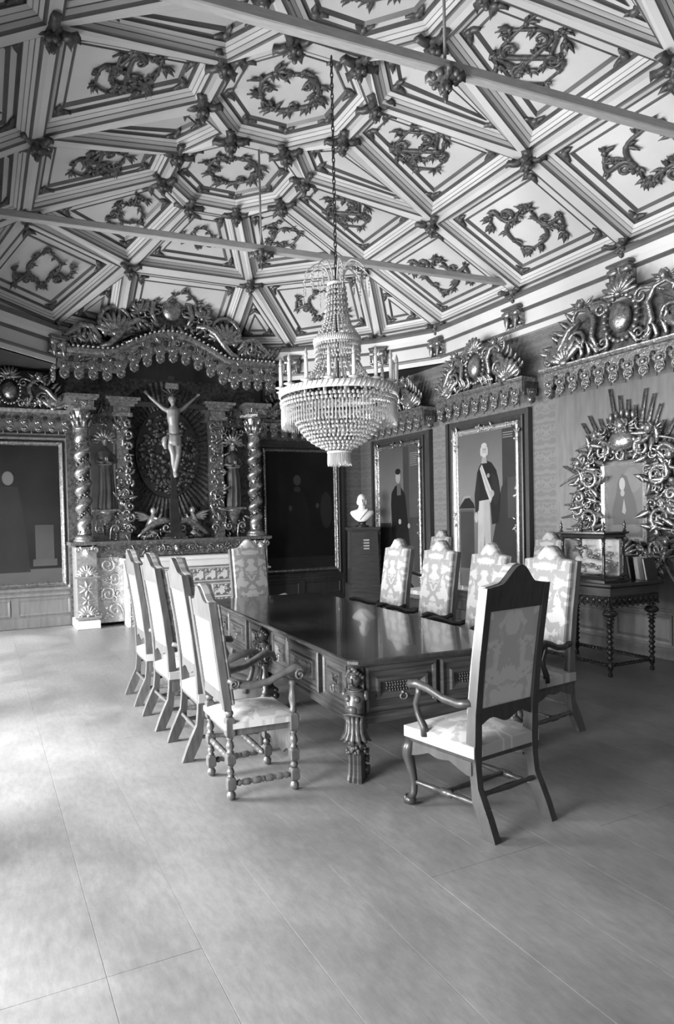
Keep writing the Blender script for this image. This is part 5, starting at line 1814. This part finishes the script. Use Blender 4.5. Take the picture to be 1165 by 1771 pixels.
# ---------------------------------------------------------------- saints in the niches
def saint(label, loc, H, seed, hood):
    s_ = thing('saint_statue', label, 'statue', loc, 0)
    m_ = MB()
    n = 26
    rings = []
    for z_, rx_, ry_, fold in ((0.0, 0.135, 0.11, 0.012), (0.06, 0.14, 0.11, 0.014), (0.25, 0.125, 0.10, 0.014), (0.45, 0.115, 0.095, 0.01), (0.58, 0.105, 0.085, 0.006), (0.62, 0.10, 0.08, 0.004), (0.72, 0.12, 0.085, 0.004), (0.80, 0.115, 0.075, 0.002), (0.84, 0.06, 0.05, 0.0), (0.87, 0.035, 0.035, 0.0)):
        rings.append([((rx_+fold*sin(9*a+seed))*cos(a)+0.015*sin(z_*5), (ry_+fold*sin(9*a+seed))*sin(a), z_*H) for a in [2*pi*i/n for i in range(n)]])
    m_.loft(rings, 0, True)
    m_.tube([(-0.11, 0.0, 0.76*H), (-0.14, -0.05, 0.66*H), (-0.06, -0.11, 0.64*H), (0.0, -0.12, 0.68*H)], [0.04, 0.04, 0.034, 0.022], 8)
    m_.tube([(0.11, 0.0, 0.76*H), (0.14, -0.05, 0.66*H), (0.07, -0.11, 0.63*H), (0.01, -0.125, 0.66*H)], [0.04, 0.04, 0.034, 0.022], 8)
    fuse(m_.build('robed_body', 'robe', s_), 0.011, 2)
    m_ = MB()
    m_.ell((0.0, -0.02, 0.935*H), (0.046, 0.052, 0.064), 12, 9)
    m_.ell((0.0, -0.075, 0.93*H), (0.008, 0.012, 0.014), 6, 5)
    m_.ell((0, -0.055, 0.895*H), (0.02, 0.02, 0.016), 6, 5)
    m_.build('head', 'flesh_wood', s_)
    m_ = MB()
    m_.ell((0.0, 0.0, 0.945*H), (0.06, 0.062, 0.072), 12, 8)
    if hood:
        m_.tube([(0, 0.02, 0.98*H), (0, 0.06, 0.9*H), (0, 0.07, 0.75*H)], [0.05, 0.075, 0.09], 10)
    m_.xform(lambda a, b_, c_: (a, max(b_, -0.03), c_))
    m_.build('hood' if hood else 'hair', 'robe', s_)
    m_ = MB()
    for q in (-1, 1):
        m_.ell((q*0.012, -0.13, 0.69*H), (0.014, 0.016, 0.035), 7, 5)
    m_.tube([(0.112*cos(a), -0.0+0.09*sin(a), 0.615*H) for a in np.linspace(0, 2*pi, 18)], 0.01, 5)
    m_.build('hands_and_belt', 'flesh_wood', s_)
    return s_
saint('robed saint statue with gilded belt in the left niche of the retable', (RX-1.07, RY-0.42, 1.836), 1.14, 0.5, False)
saint('dark hooded saint statue with joined hands in the right niche of the retable', (RX+1.07, RY-0.42, 1.836), 1.1, 2.0, True)
# ---------------------------------------------------------------- crystal chandelier
CH = (3.03, 5.30)
chan = thing('chandelier', 'large crystal chandelier with candle bulbs hanging on a long chain', 'chandelier', (CH[0], CH[1], 2.10))
Z0 = 2.10
def zz(z):
    return z-Z0
m_ = MB()
zt = ZT-0.05
n_links = int((zt-3.93)/0.048)
link_me = MB().tube([(0.012*cos(a), 0, 0.034*sin(a)) for a in np.linspace(0, 2*pi, 11)], 0.0055, 5).mesh('chain_link', 'iron')
for i in range(n_links):
    link('chain_link', link_me, chan, (0, 0, zz(3.95)+0.048*i), pi/2*(i % 2))
m_ = MB(); m_.lathe([(0.012, 0.55), (0.012, zz(3.93))], (0, 0, 0), 8)
m_.build('central_stem', 'iron', chan)

def bead_ring(m_, r, z, n, b, h=None, ph=0.0):
    h = h or b
    for i in range(n):
        a = 2*pi*(i+ph)/n
        m_.ell((r*cos(a), r*sin(a), z), (b, b, h), 5, 4)
def strands(m_, prof, n, per, b, ph=0.0):
    """beaded strands following a profile [(r, z)]"""
    rs = [p[0] for p in prof]; zs = [p[1] for p in prof]
    for i in range(n):
        a = 2*pi*(i+ph)/n
        for j in range(per):
            t = j/(per-1)*(len(prof)-1)
            k = min(int(t), len(prof)-2); u = t-k
            r = rs[k]*(1-u)+rs[k+1]*u; z_ = zs[k]*(1-u)+zs[k+1]*u
            m_.ell((r*cos(a), r*sin(a), z_), (b, b, b*1.15), 5, 4)

def band(r, z0, z1, name):
    m_ = MB()
    n = 48
    for k, (ra, za, rb, zb) in enumerate(((r, z0, r, z1),)):
        rings = [[(q*cos(2*pi*i/n), q*sin(2*pi*i/n), z_) for i in range(n)] for q, z_ in ((r-0.006, z0), (r, z0+0.004), (r, z1-0.004), (r-0.006, z1), (r-0.02, z1), (r-0.02, z0), (r-0.006, z0))]
        m_.loft(rings, 0, True, caps=False)
    for i in range(72):
        a = 2*pi*i/72
        m_.tube([(r*cos(a-0.03), r*sin(a-0.03), z0+0.004), ((r+0.004)*cos(a), (r+0.004)*sin(a), (z0+z1)/2), (r*cos(a+0.03), r*sin(a+0.03), z1-0.004)], 0.006, 4)
    return m_.build(name, 'ribbed_silk', chan)
band(0.545, zz(2.745), zz(2.81), 'main_ring')
band(0.215, zz(3.225), zz(3.285), 'upper_ring')
band(0.075, zz(3.765), zz(3.80), 'crown_ring')
band(0.108, zz(2.225), zz(2.25), 'lower_ring')
# basket of beads under the main ring
m_ = MB()
rows = [(0.53, 2.70), (0.525, 2.665), (0.49, 2.63), (0.455, 2.59), (0.425, 2.55), (0.395, 2.51), (0.37, 2.472), (0.345, 2.437), (0.32, 2.402), (0.29, 2.37), (0.253, 2.34), (0.212, 2.313), (0.168, 2.29), (0.122, 2.27)]
for k, (r, z_) in enumerate(rows):
    b = 0.0155 if k > 1 else 0.018
    bead_ring(m_, r, zz(z_), int(2*pi*r/0.039), b, b*0.98, 0.5*(k % 2))
stuff(m_.build('bead_basket', 'crystal', chan))
# prism fringe of the main ring and of the lower ring
def fringe(r, z1, L, n, name, rows=1, w=0.008):
    m_ = MB()
    for q in range(rows):
        for i in range(n):
            a = 2*pi*(i+0.5*q)/n
            rr = r-0.02*q
            l = L*(0.92+0.1*((i*7) % 5)/5)
            x_, y_ = rr*cos(a), rr*sin(a)
            ring = lambda s_, z_: [(x_+s_*w*cos(a+pi/2*k), y_+s_*w*sin(a+pi/2*k), z_) for k in range(4)]
            m_.loft([ring(0.3, z1), ring(0.7, z1-l*0.15), ring(1.0, z1-l*0.75), ring(0.15, z1-l)], 0, False)
    return stuff(m_.build(name, 'crystal', chan))
fringe(0.528, zz(2.655), 0.20, 112, 'prism_fringe', 1, 0.0075)
fringe(0.108, zz(2.232), 0.125, 40, 'lower_fringe', 2, 0.007)
fringe(0.213, zz(3.20), 0.06, 60, 'upper_fringe', 1, 0.006)
# bead rows below the upper ring, strands between the rings and the crown
m_ = MB()
for k in range(5):
    bead_ring(m_, 0.208-0.002*k, zz(3.215-0.042*k), 46, 0.0125, 0.016, 0.5*(k % 2))
strands(m_, [(0.20, zz(3.05)), (0.235, zz(2.98)), (0.31, zz(2.88)), (0.43, zz(2.80)), (0.53, zz(2.80))], 26, 15, 0.013)
stuff(m_.build('skirt_strands', 'crystal', chan))
m_ = MB()
strands(m_, [(0.07, zz(3.77)), (0.085, zz(3.62)), (0.10, zz(3.50)), (0.13, zz(3.40)), (0.20, zz(3.29))], 22, 17, 0.012)
for k in range(6):
    bead_ring(m_, 0.085+0.005*k, zz(3.74-0.05*k), 20, 0.013, 0.016)
stuff(m_.build('bell_strands', 'crystal', chan))
# arched glass sprays of the crown with hanging pendants
for i in range(9):
    a = 2*pi*i/9+0.2
    sp = MB()
    R_ = 0.30+0.025*(i % 2)
    pts = []
    for t in np.linspace(0, 1, 14):
        r = 0.06+(R_-0.06)*(1-cos(t*pi*0.62))/(1-cos(pi*0.62))
        z_ = 3.79+0.17*sin(t*pi*0.74)-0.16*max(0, t-0.6)
        pts.append((r*cos(a), r*sin(a), zz(z_)))
    sp.tube(pts, [0.0105-0.004*k/13 for k in range(14)], 6)
    o = sp.build('glass_spray', 'crystal', chan)
    m_ = MB()
    for t in (0.8, 1.0):
        k = int(t*13)
        x_, y_, z_ = pts[k]
        for q in range(6):
            m_.ell((x_, y_, z_-0.02-0.032*q), (0.009, 0.009, 0.012 if q < 5 else 0.028), 5, 4)
    stuff(m_.build('spray_pendants', 'crystal', o))
# candles
for i in range(16):
    a = 2*pi*i/16+0.13
    r = 0.535
    x_, y_ = r*cos(a), r*sin(a)
    m_ = MB(); m_.lathe([(0.0165, 0.018), (0.0165, 0.20), (0.012, 0.206)], (0, 0, 0), 9)
    cd = m_.build('candle', 'candle_wax', chan, (x_, y_, zz(2.81)))
    m_ = MB(); m_.lathe([(0.009, 0.205), (0.017, 0.225), (0.0165, 0.24), (0.009, 0.268), (0.002, 0.288)], (0, 0, 0), 8)
    m_.build('flame_bulb', 'glass', cd) if False else m_.build('flame_bulb', 'crystal', cd)
    m_ = MB(); m_.lathe([(0.012, -0.005), (0.05, 0.008), (0.055, 0.016), (0.03, 0.014), (0.02, 0.02)], (0, 0, 0), 10)
    m_.build('drip_pan', 'crystal', cd)
# ---------------------------------------------------------------- bust on its pedestal
ped = thing('bust_pedestal', 'tall dark wooden pedestal in the corner below the marble bust', 'pedestal', (6.18, 10.05, 0), -0.35)
m_ = MB()
def sqs(prof):
    m_.loft([[(-w, -w, z_), (w, -w, z_), (w, w, z_), (-w, w, z_)] for w, z_ in prof], 0, False)
sqs([(0.30, 0), (0.30, 0.14), (0.285, 0.16), (0.285, 0.40), (0.265, 0.43)])
m_.build('base', 'walnut', ped)
m_ = MB(); sqs([(0.245, 0.43), (0.225, 1.36)])
m_.build('shaft', 'walnut', ped)
m_ = MB(); sqs([(0.23, 1.36), (0.245, 1.38), (0.265, 1.40), (0.265, 1.435), (0.24, 1.44)])
m_.build('cap', 'walnut', ped)
for k in range(4):
    m_ = MB(); m_.bbox(-0.05, 0.05, -0.246, -0.225, 1.20-0.05*k, 1.225-0.05*k, 0.003)
    m_.build('brass_plate', 'brass_plate', ped, (0.02, 0, 0))
bust = thing('marble_bust', 'white marble bust of a man with a sash across his chest', 'bust', (6.18, 10.05, 1.441), -0.55)
m_ = MB(); m_.lathe([(0.12, 0), (0.12, 0.02), (0.07, 0.035), (0.055, 0.06), (0.075, 0.085), (0.08, 0.095)], (0, 0, 0), 16)
m_.build('socle', 'ebony', bust)
m_ = MB()
rings = []
for z_, rx_, ry_, cy_ in ((0.095, 0.07, 0.06, 0.0), (0.13, 0.12, 0.085, 0.0), (0.19, 0.18, 0.105, 0.01), (0.25, 0.215, 0.11, 0.015), (0.285, 0.20, 0.10, 0.015), (0.31, 0.12, 0.08, 0.01), (0.33, 0.065, 0.065, 0.005), (0.39, 0.056, 0.06, -0.005)):
    rings.append([(rx_*cos(2*pi*i/24), cy_+ry_*sin(2*pi*i/24), z_) for i in range(24)])
m_.loft(rings, 0, True)
m_.ell((0, -0.02, 0.475), (0.076, 0.094, 0.115), 16, 12)
m_.ell((0, 0.01, 0.50), (0.082, 0.092, 0.09), 14, 10)
m_.ell((0, -0.118, 0.468), (0.014, 0.022, 0.028), 8, 6)
m_.ell((0, -0.10, 0.415), (0.04, 0.03, 0.035), 10, 7)
m_.ell((0, -0.108, 0.437), (0.028, 0.012, 0.009), 8, 5)
for s_ in (-1, 1):
    m_.ell((s_*0.077, 0.0, 0.47), (0.012, 0.024, 0.032), 7, 5)
    m_.ell((s_*0.03, -0.098, 0.505), (0.024, 0.014, 0.009), 7, 5)
    m_.ell((s_*0.07, -0.03, 0.44), (0.025, 0.04, 0.05), 8, 6)
fuse(m_.build('head_and_shoulders', 'marble', bust), 0.008, 2)
m_ = MB()
m_.tube([(0.11, -0.055, 0.325), (0.08, -0.10, 0.29), (0.03, -0.115, 0.24), (-0.02, -0.105, 0.18), (-0.05, -0.085, 0.135)], [0.02]*5, 8, flat=0.5)
m_.build('sash', 'stone_white', bust)
m_ = MB(); m_.tube([(0.064*cos(a), 0.0+0.066*sin(a)-0.005, 0.345+0.015*cos(a)) for a in np.linspace(0, 2*pi, 18)], 0.012, 6)
m_.build('collar', 'marble', bust)

# ---------------------------------------------------------------- side table with turned legs
SX0, SX1, SY0, SY1, SH = 5.50, 6.28, 4.42, 5.52, 0.925
side = thing('side_table', 'black side table with turned legs and beaded stretchers by the right wall', 'table', ((SX0+SX1)/2, (SY0+SY1)/2, 0))
sx, sy = (SX1-SX0)/2, (SY1-SY0)/2
m_ = MB()
m_.loft([[(-sx+d, -sy+d, z_), (sx-d, -sy+d, z_), (sx-d, sy-d, z_), (-sx+d, sy-d, z_)] for d, z_ in ((0.03, SH-0.05), (0.01, SH-0.04), (0.0, SH-0.03), (0.0, SH-0.01), (0.008, SH))], 0, False)
m_.build('tabletop', 'ebony', side)
m_ = MB()
m_.box(-sx+0.05, sx-0.05, -sy+0.05, sy-0.05, SH-0.13, SH-0.05)
m_.build('frieze', 'walnut', side)
def apron_strip(L):
    m_ = MB()
    m_.box(-L/2, L/2, -0.012, 0.012, 0.0, 0.09)
    n = int(L/0.07)
    for i in range(n):
        x_ = -L/2+L*(i+0.5)/n
        m_.ell((x_, -0.014, 0.05), (0.024, 0.012, 0.03), 7, 5)
        m_.tube([(x_+0.031*cos(a), -0.014, 0.05+0.036*sin(a)) for a in np.linspace(0, 2*pi, 9)], 0.005, 4)
        m_.ell((x_+L/n/2, -0.01, 0.0), (0.016, 0.012, 0.016), 5, 4)
    return m_.mesh('carved_apron', 'ebony')
a1, a2 = apron_strip(2*sx-0.1), apron_strip(2*sy-0.1)
link('carved_apron', a1, side, (0, -sy+0.045, SH-0.225))
link('carved_apron', a1, side, (0, sy-0.045, SH-0.225), pi)
link('carved_apron', a2, side, (-sx+0.045, 0, SH-0.225), -pi/2)
link('carved_apron', a2, side, (sx-0.045, 0, SH-0.225), pi/2)
prof = [(0.02, 0.0), (0.024, 0.02), (0.012, 0.05), (0.026, 0.08), (0.026, 0.14), (0.014, 0.15)]
z_ = 0.16
for k in range(7):
    prof += [(0.016, z_), (0.034, z_+0.025), (0.016, z_+0.05)]
    z_ += 0.052
prof += [(0.03, z_), (0.042, z_+0.01), (0.02, z_+0.022), (0.026, z_+0.035), (0.05, z_+0.045), (0.02, z_+0.055), (0.062, z_+0.08), (0.07, z_+0.1), (0.05, z_+0.13), (0.02, z_+0.14), (0.046, z_+0.15), (0.02, z_+0.165), (0.035, z_+0.185), (0.028, SH-0.13)]
lm = MB().lathe(prof, (0, 0, 0), 12).mesh('leg', 'ebony')
lx, ly = sx-0.085, sy-0.085
for a in (-1, 1):
    for b_ in (-1, 1):
        link('leg', lm, side, (a*lx, b_*ly, 0))
def beaded(p0, p1):
    p0 = np.array(p0); p1 = np.array(p1)
    L = np.linalg.norm(p1-p0); n = int(L/0.042)
    pr = [(0.01, 0)]
    for i in range(n):
        pr += [(0.012, i/n), (0.021, (i+0.5)/n), (0.012, (i+1)/n)]
    m_ = MB(); m_.lathe_axis(pr, p0, p1, 8)
    m_.build('stretcher', 'ebony', side)
for b_ in (-1, 1):
    beaded((-lx+0.03, b_*ly, 0.11), (lx-0.03, b_*ly, 0.11))
    beaded((b_*lx, -ly+0.03, 0.11), (b_*lx, ly-0.03, 0.11))
# ---------------------------------------------------------------- glazed shrine on the side table
gx0, gx1, gy0, gy1 = 5.60, 5.88, 4.58, 5.08
shr = thing('glazed_shrine', 'glass-sided black display case with turned corner posts on the side table', 'display case', ((gx0+gx1)/2, (gy0+gy1)/2, SH))
hx_, hy_ = (gx1-gx0)/2, (gy1-gy0)/2
m_ = MB()
m_.loft([[(-hx_-d, -hy_-d, z_), (hx_+d, -hy_-d, z_), (hx_+d, hy_+d, z_), (-hx_-d, hy_+d, z_)] for d, z_ in ((0.04, 0.0), (0.04, 0.02), (0.02, 0.03), (0.01, 0.055))], 0, False)
m_.build('base', 'ebony', shr)
m_ = MB()
m_.loft([[(-hx_-d, -hy_-d, z_), (hx_+d, -hy_-d, z_), (hx_+d, hy_+d, z_), (-hx_-d, hy_+d, z_)] for d, z_ in ((0.0, 0.43), (0.02, 0.445), (0.015, 0.47), (0.04, 0.485), (0.04, 0.50))], 0, False)
m_.build('cornice', 'ebony', shr)
pm = MB().lathe([(0.03, 0.055), (0.03, 0.065), (0.014, 0.075), (0.02, 0.09), (0.012, 0.11), (0.016, 0.25), (0.012, 0.35), (0.02, 0.36), (0.012, 0.37), (0.02, 0.39), (0.014, 0.40), (0.02, 0.43)], (0, 0, 0), 9).mesh('corner_post', 'ebony')
fm = MB().lathe([(0.016, 0.50), (0.018, 0.515), (0.008, 0.525), (0.018, 0.545), (0.008, 0.56), (0.014, 0.575), (0.004, 0.60), (0.002, 0.62)], (0, 0, 0), 8).mesh('finial', 'ebony')
for a in (-1, 1):
    for b_ in (-1, 1):
        link('corner_post', pm, shr, (a*hx_, b_*hy_, 0))
        link('finial', fm, shr, (a*(hx_+0.01), b_*(hy_+0.01), 0))
for b_ in (-1, 1):
    MB().box(-hx_+0.02, hx_-0.02, b_*hy_-0.002, b_*hy_+0.002, 0.055, 0.43).build('glass_pane', 'glass', shr)
    MB().box(b_*hx_-0.002, b_*hx_+0.002, -hy_+0.02, hy_-0.02, 0.055, 0.43).build('glass_pane', 'glass', shr)
rel = thing('reclining_figure', 'pale reclining figure bedded in silver flowers inside the glass case', 'figurine', ((gx0+gx1)/2, (gy0+gy1)/2, SH+0.056))
q = random.Random(21)
m_ = MB(); m_.ell((0.0, 0, 0.05), (0.105, 0.21, 0.05), 14, 6)
m_.build('cushion', 'stone_white', rel)
m_ = MB()
m_.tube([(-0.02, 0.11, 0.13), (-0.03, 0.05, 0.135), (-0.03, -0.03, 0.13), (-0.02, -0.1, 0.12), (0.0, -0.18, 0.1)], [0.03, 0.045, 0.042, 0.035, 0.018], 9)
m_.ell((-0.02, 0.145, 0.15), (0.04, 0.045, 0.045), 10, 8)
m_.tube([(-0.04, 0.09, 0.15), (-0.08, 0.04, 0.16), (-0.06, 0.0, 0.18)], [0.018, 0.016, 0.012], 7)
fuse(m_.build('figure', 'marble', rel), 0.008, 2)
m_ = MB()
for _ in range(150):
    x_, y_ = q.uniform(-0.11, 0.1), q.uniform(-0.21, 0.21)
    z_ = q.uniform(0.04, 0.12)+(0.2*q.random() if x_ > 0.02 else 0)
    k = q.uniform(0.01, 0.022)
    m_.ell((x_, y_, z_), (k, k, k*0.8), 5, 4)
stuff(m_.build('flowers', 'gold_bright', rel))
m_ = MB()
m_.box(0.115, 0.122, -0.225, 0.225, 0.0, 0.36)
m_.build('painted_back', 'paper', rel)
# books leaning on the side table
for i, (y_, t_, h_, a_, lab) in enumerate(((4.78, 0.04, 0.25, 0.30, 'pale book leaning beside the glass case, nearest to it'), (4.70, 0.035, 0.24, 0.34, 'dark-spined book leaning second from the glass case'), (4.61, 0.045, 0.23, 0.30, 'thick pale book leaning third from the glass case'), (4.52, 0.03, 0.22, 0.36, 'slim book leaning at the end of the row by the table edge'))):
    bk = thing('book', lab, 'book', (6.17, y_-0.035, SH+0.0), 0, 'books leaning on the side table')
    bk.rotation_euler = (a_*0.0, 0, 0)
    m_ = MB()
    cvr = 'paper' if i % 2 == 0 else 'ebony'
    def lean_fn(a, b_, c_):
        return (a, b_+c_*math.tan(a_)*0.5, c_)
    m_.box(-0.08, 0.08, -t_/2, -t_/2+0.004, 0, h_).box(-0.08, 0.08, t_/2-0.004, t_/2, 0, h_).box(0.076, 0.08, -t_/2, t_/2, 0, h_)
    m_.xform(lean_fn)
    m_.build('cover', cvr, bk)
    m_ = MB(); m_.box(-0.074, 0.075, -t_/2+0.005, t_/2-0.005, 0.004, h_-0.006)
    m_.xform(lean_fn)
    m_.build('pages', 'paper', bk)

# ---------------------------------------------------------------- gilded sunburst altarpiece on the right wall (local x = -Y)
SB_Y = 5.12
struct(MB().box(-1.06, 1.06, -0.05, 0, DADO, 3.10).build('trim_7', 'panel_wood', None, (XR, SB_Y, 0), -pi/2))
sun = thing('sunburst_altarpiece', 'gilded sunburst frame of cherubs and scrolls around a small painting', 'altarpiece', (XR-0.05, SB_Y, 0), -pi/2)
ZC_ = 1.72
m_ = MB()
m_.prism(oval(0, ZC_, 0.62, 0.85, 30), -0.06, 0.0)
m_.build('back_board', 'gold_dark', sun)
q = random.Random(31)
for i in range(52):
    a = 2*pi*i/52
    k = 0.98+0.2*((i*5) % 4)/3+q.uniform(-0.04, 0.04)
    r1x, r1z = 0.80*k, 1.12*k
    if ZC_+r1z*sin(a) < 1.0 and abs(cos(a)) < 0.6:
        r1z *= 0.6
    m_ = MB()
    w0, w1 = 0.034, 0.013
    p0 = np.array((0.5*cos(a), 0.7*sin(a))); p1 = np.array((r1x*cos(a), r1z*sin(a)))
    d = p1-p0; d /= np.linalg.norm(d); nn = np.array((-d[1], d[0]))
    rings = []
    for p, w in ((p0, w0), (p1, w1)):
        rings.append([(p[0]+nn[0]*w, -0.03, ZC_+p[1]+nn[1]*w), (p[0], -0.06, ZC_+p[1]), (p[0]-nn[0]*w, -0.03, ZC_+p[1]-nn[1]*w), (p[0], -0.015, ZC_+p[1])])
    m_.loft(rings, 0, False)
    m_.build('ray', 'gold', sun)
# painted Virgin in a moulded inner frame
m_ = MB()
m_.frame(-0.29, 0.29, 1.28, 2.20, [(0, 0.06), (0, 0.13), (0.02, 0.15), (0.05, 0.13), (0.07, 0.10), (0.08, 0.10)])
m_.build('inner_frame', 'gold_bright', sun)
m_ = MB(); m_.box(-0.22, 0.22, -0.10, -0.06, 1.35, 2.13)
cv = m_.build('panel_painting', toned(0.13), sun)
img = [(rect(0, 1, 0, 1), 0.13), (oval(0.72, 0.8, 0.26, 0.18), 0.16), ([(0.2, 0.02), (0.12, 0.35), (0.25, 0.6), (0.3, 0.78), (0.42, 0.9), (0.56, 0.86), (0.66, 0.7), (0.8, 0.5), (0.9, 0.2), (0.85, 0.02)], 0.09), (oval(0.43, 0.75, 0.085, 0.095, a0=0.3), 0.3), (oval(0.44, 0.62, 0.06, 0.05), 0.26), ([(0.42, 0.34), (0.455, 0.46), (0.48, 0.54), (0.51, 0.46), (0.54, 0.36), (0.5, 0.31)], 0.25), (rect(0, 1, 0, 0.1), 0.11), (oval(0.3, 0.1, 0.24, 0.06), 0.15), (oval(0.7, 0.1, 0.26, 0.065), 0.15)]
m_ = MB()
tn = []
for i, (pl, t_) in enumerate(img):
    if t_ not in tn:
        tn.append(t_)
    m_.add([(-0.22+0.44*u, -0.1005-0.0004*i, 1.35+0.78*v) for u, v in pl], [tuple(range(len(pl)))], tn.index(t_))
m_.build('painted_virgin', [toned(t_, 0.35) for t_ in tn], cv, fix=False)
# carved surround
m_ = MB()
def ring_in(x_, z_):
    e = (x_/0.66)**2+((z_-ZC_)/0.92)**2
    return e < 1.0 and (abs(x_) > 0.28 or z_ > 2.2 or z_ < 1.27)
spray(m_, q, -0.0, 0.7, 0.85, 2.7, 230, 0.115, -0.07, 0, 0.10, inside=ring_in, kinds='slllse')
for (x_, z_, r, h, a, tl) in ((0.44, 2.0, 0.12, 1, 1.0, 0.4), (0.46, 1.55, 0.12, -1, 4.0, 0.4), (0.58, 1.80, 0.07, 1, 0.3, 0.15), (0.60, 1.66, 0.07, -1, 5.5, 0.15), (0.25, 2.33, 0.11, 1, 1.2, 0.35), (0.42, 1.22, 0.1, -1, 4.2, 0.3), (0.2, 1.1, 0.12, 1, 0.5, 0.3), (0.5, 2.25, 0.09, 1, 0.5, 0.2)):
    scroll(m_, x_, z_, r, a, 1.5, 0.03, h, -0.14, 16, tail=tl, tail_a=0.4)
for x_, z_ in ((0.58, 2.22), (0.52, 1.30), (0.34, 2.52)):
    cherub(m_, x_, z_, 0.055, -0.13)
m_.mirror_x()
shell(m_, 0, 1.12, 0.22, 11, 0.1, pi-0.1, -0.14, 0.05)
m_.ell((0, -0.14, 2.42), (0.16, 0.08, 0.12), 12, 8)
cherub(m_, 0, 2.60, 0.07, -0.12)
for k in range(5):
    m_.ell(((k-2)*0.07, -0.13, 2.74-0.02*abs(k-2)), (0.025, 0.03, 0.05), 6, 5)
m_.build('carved_surround', 'gold', sun)
pelmet(2.20, 12, 'wide gilded pelmet above the sunburst altarpiece at the right edge', (XR, 5.02, 3.02), -pi/2, 0.74, 0.30, 9)
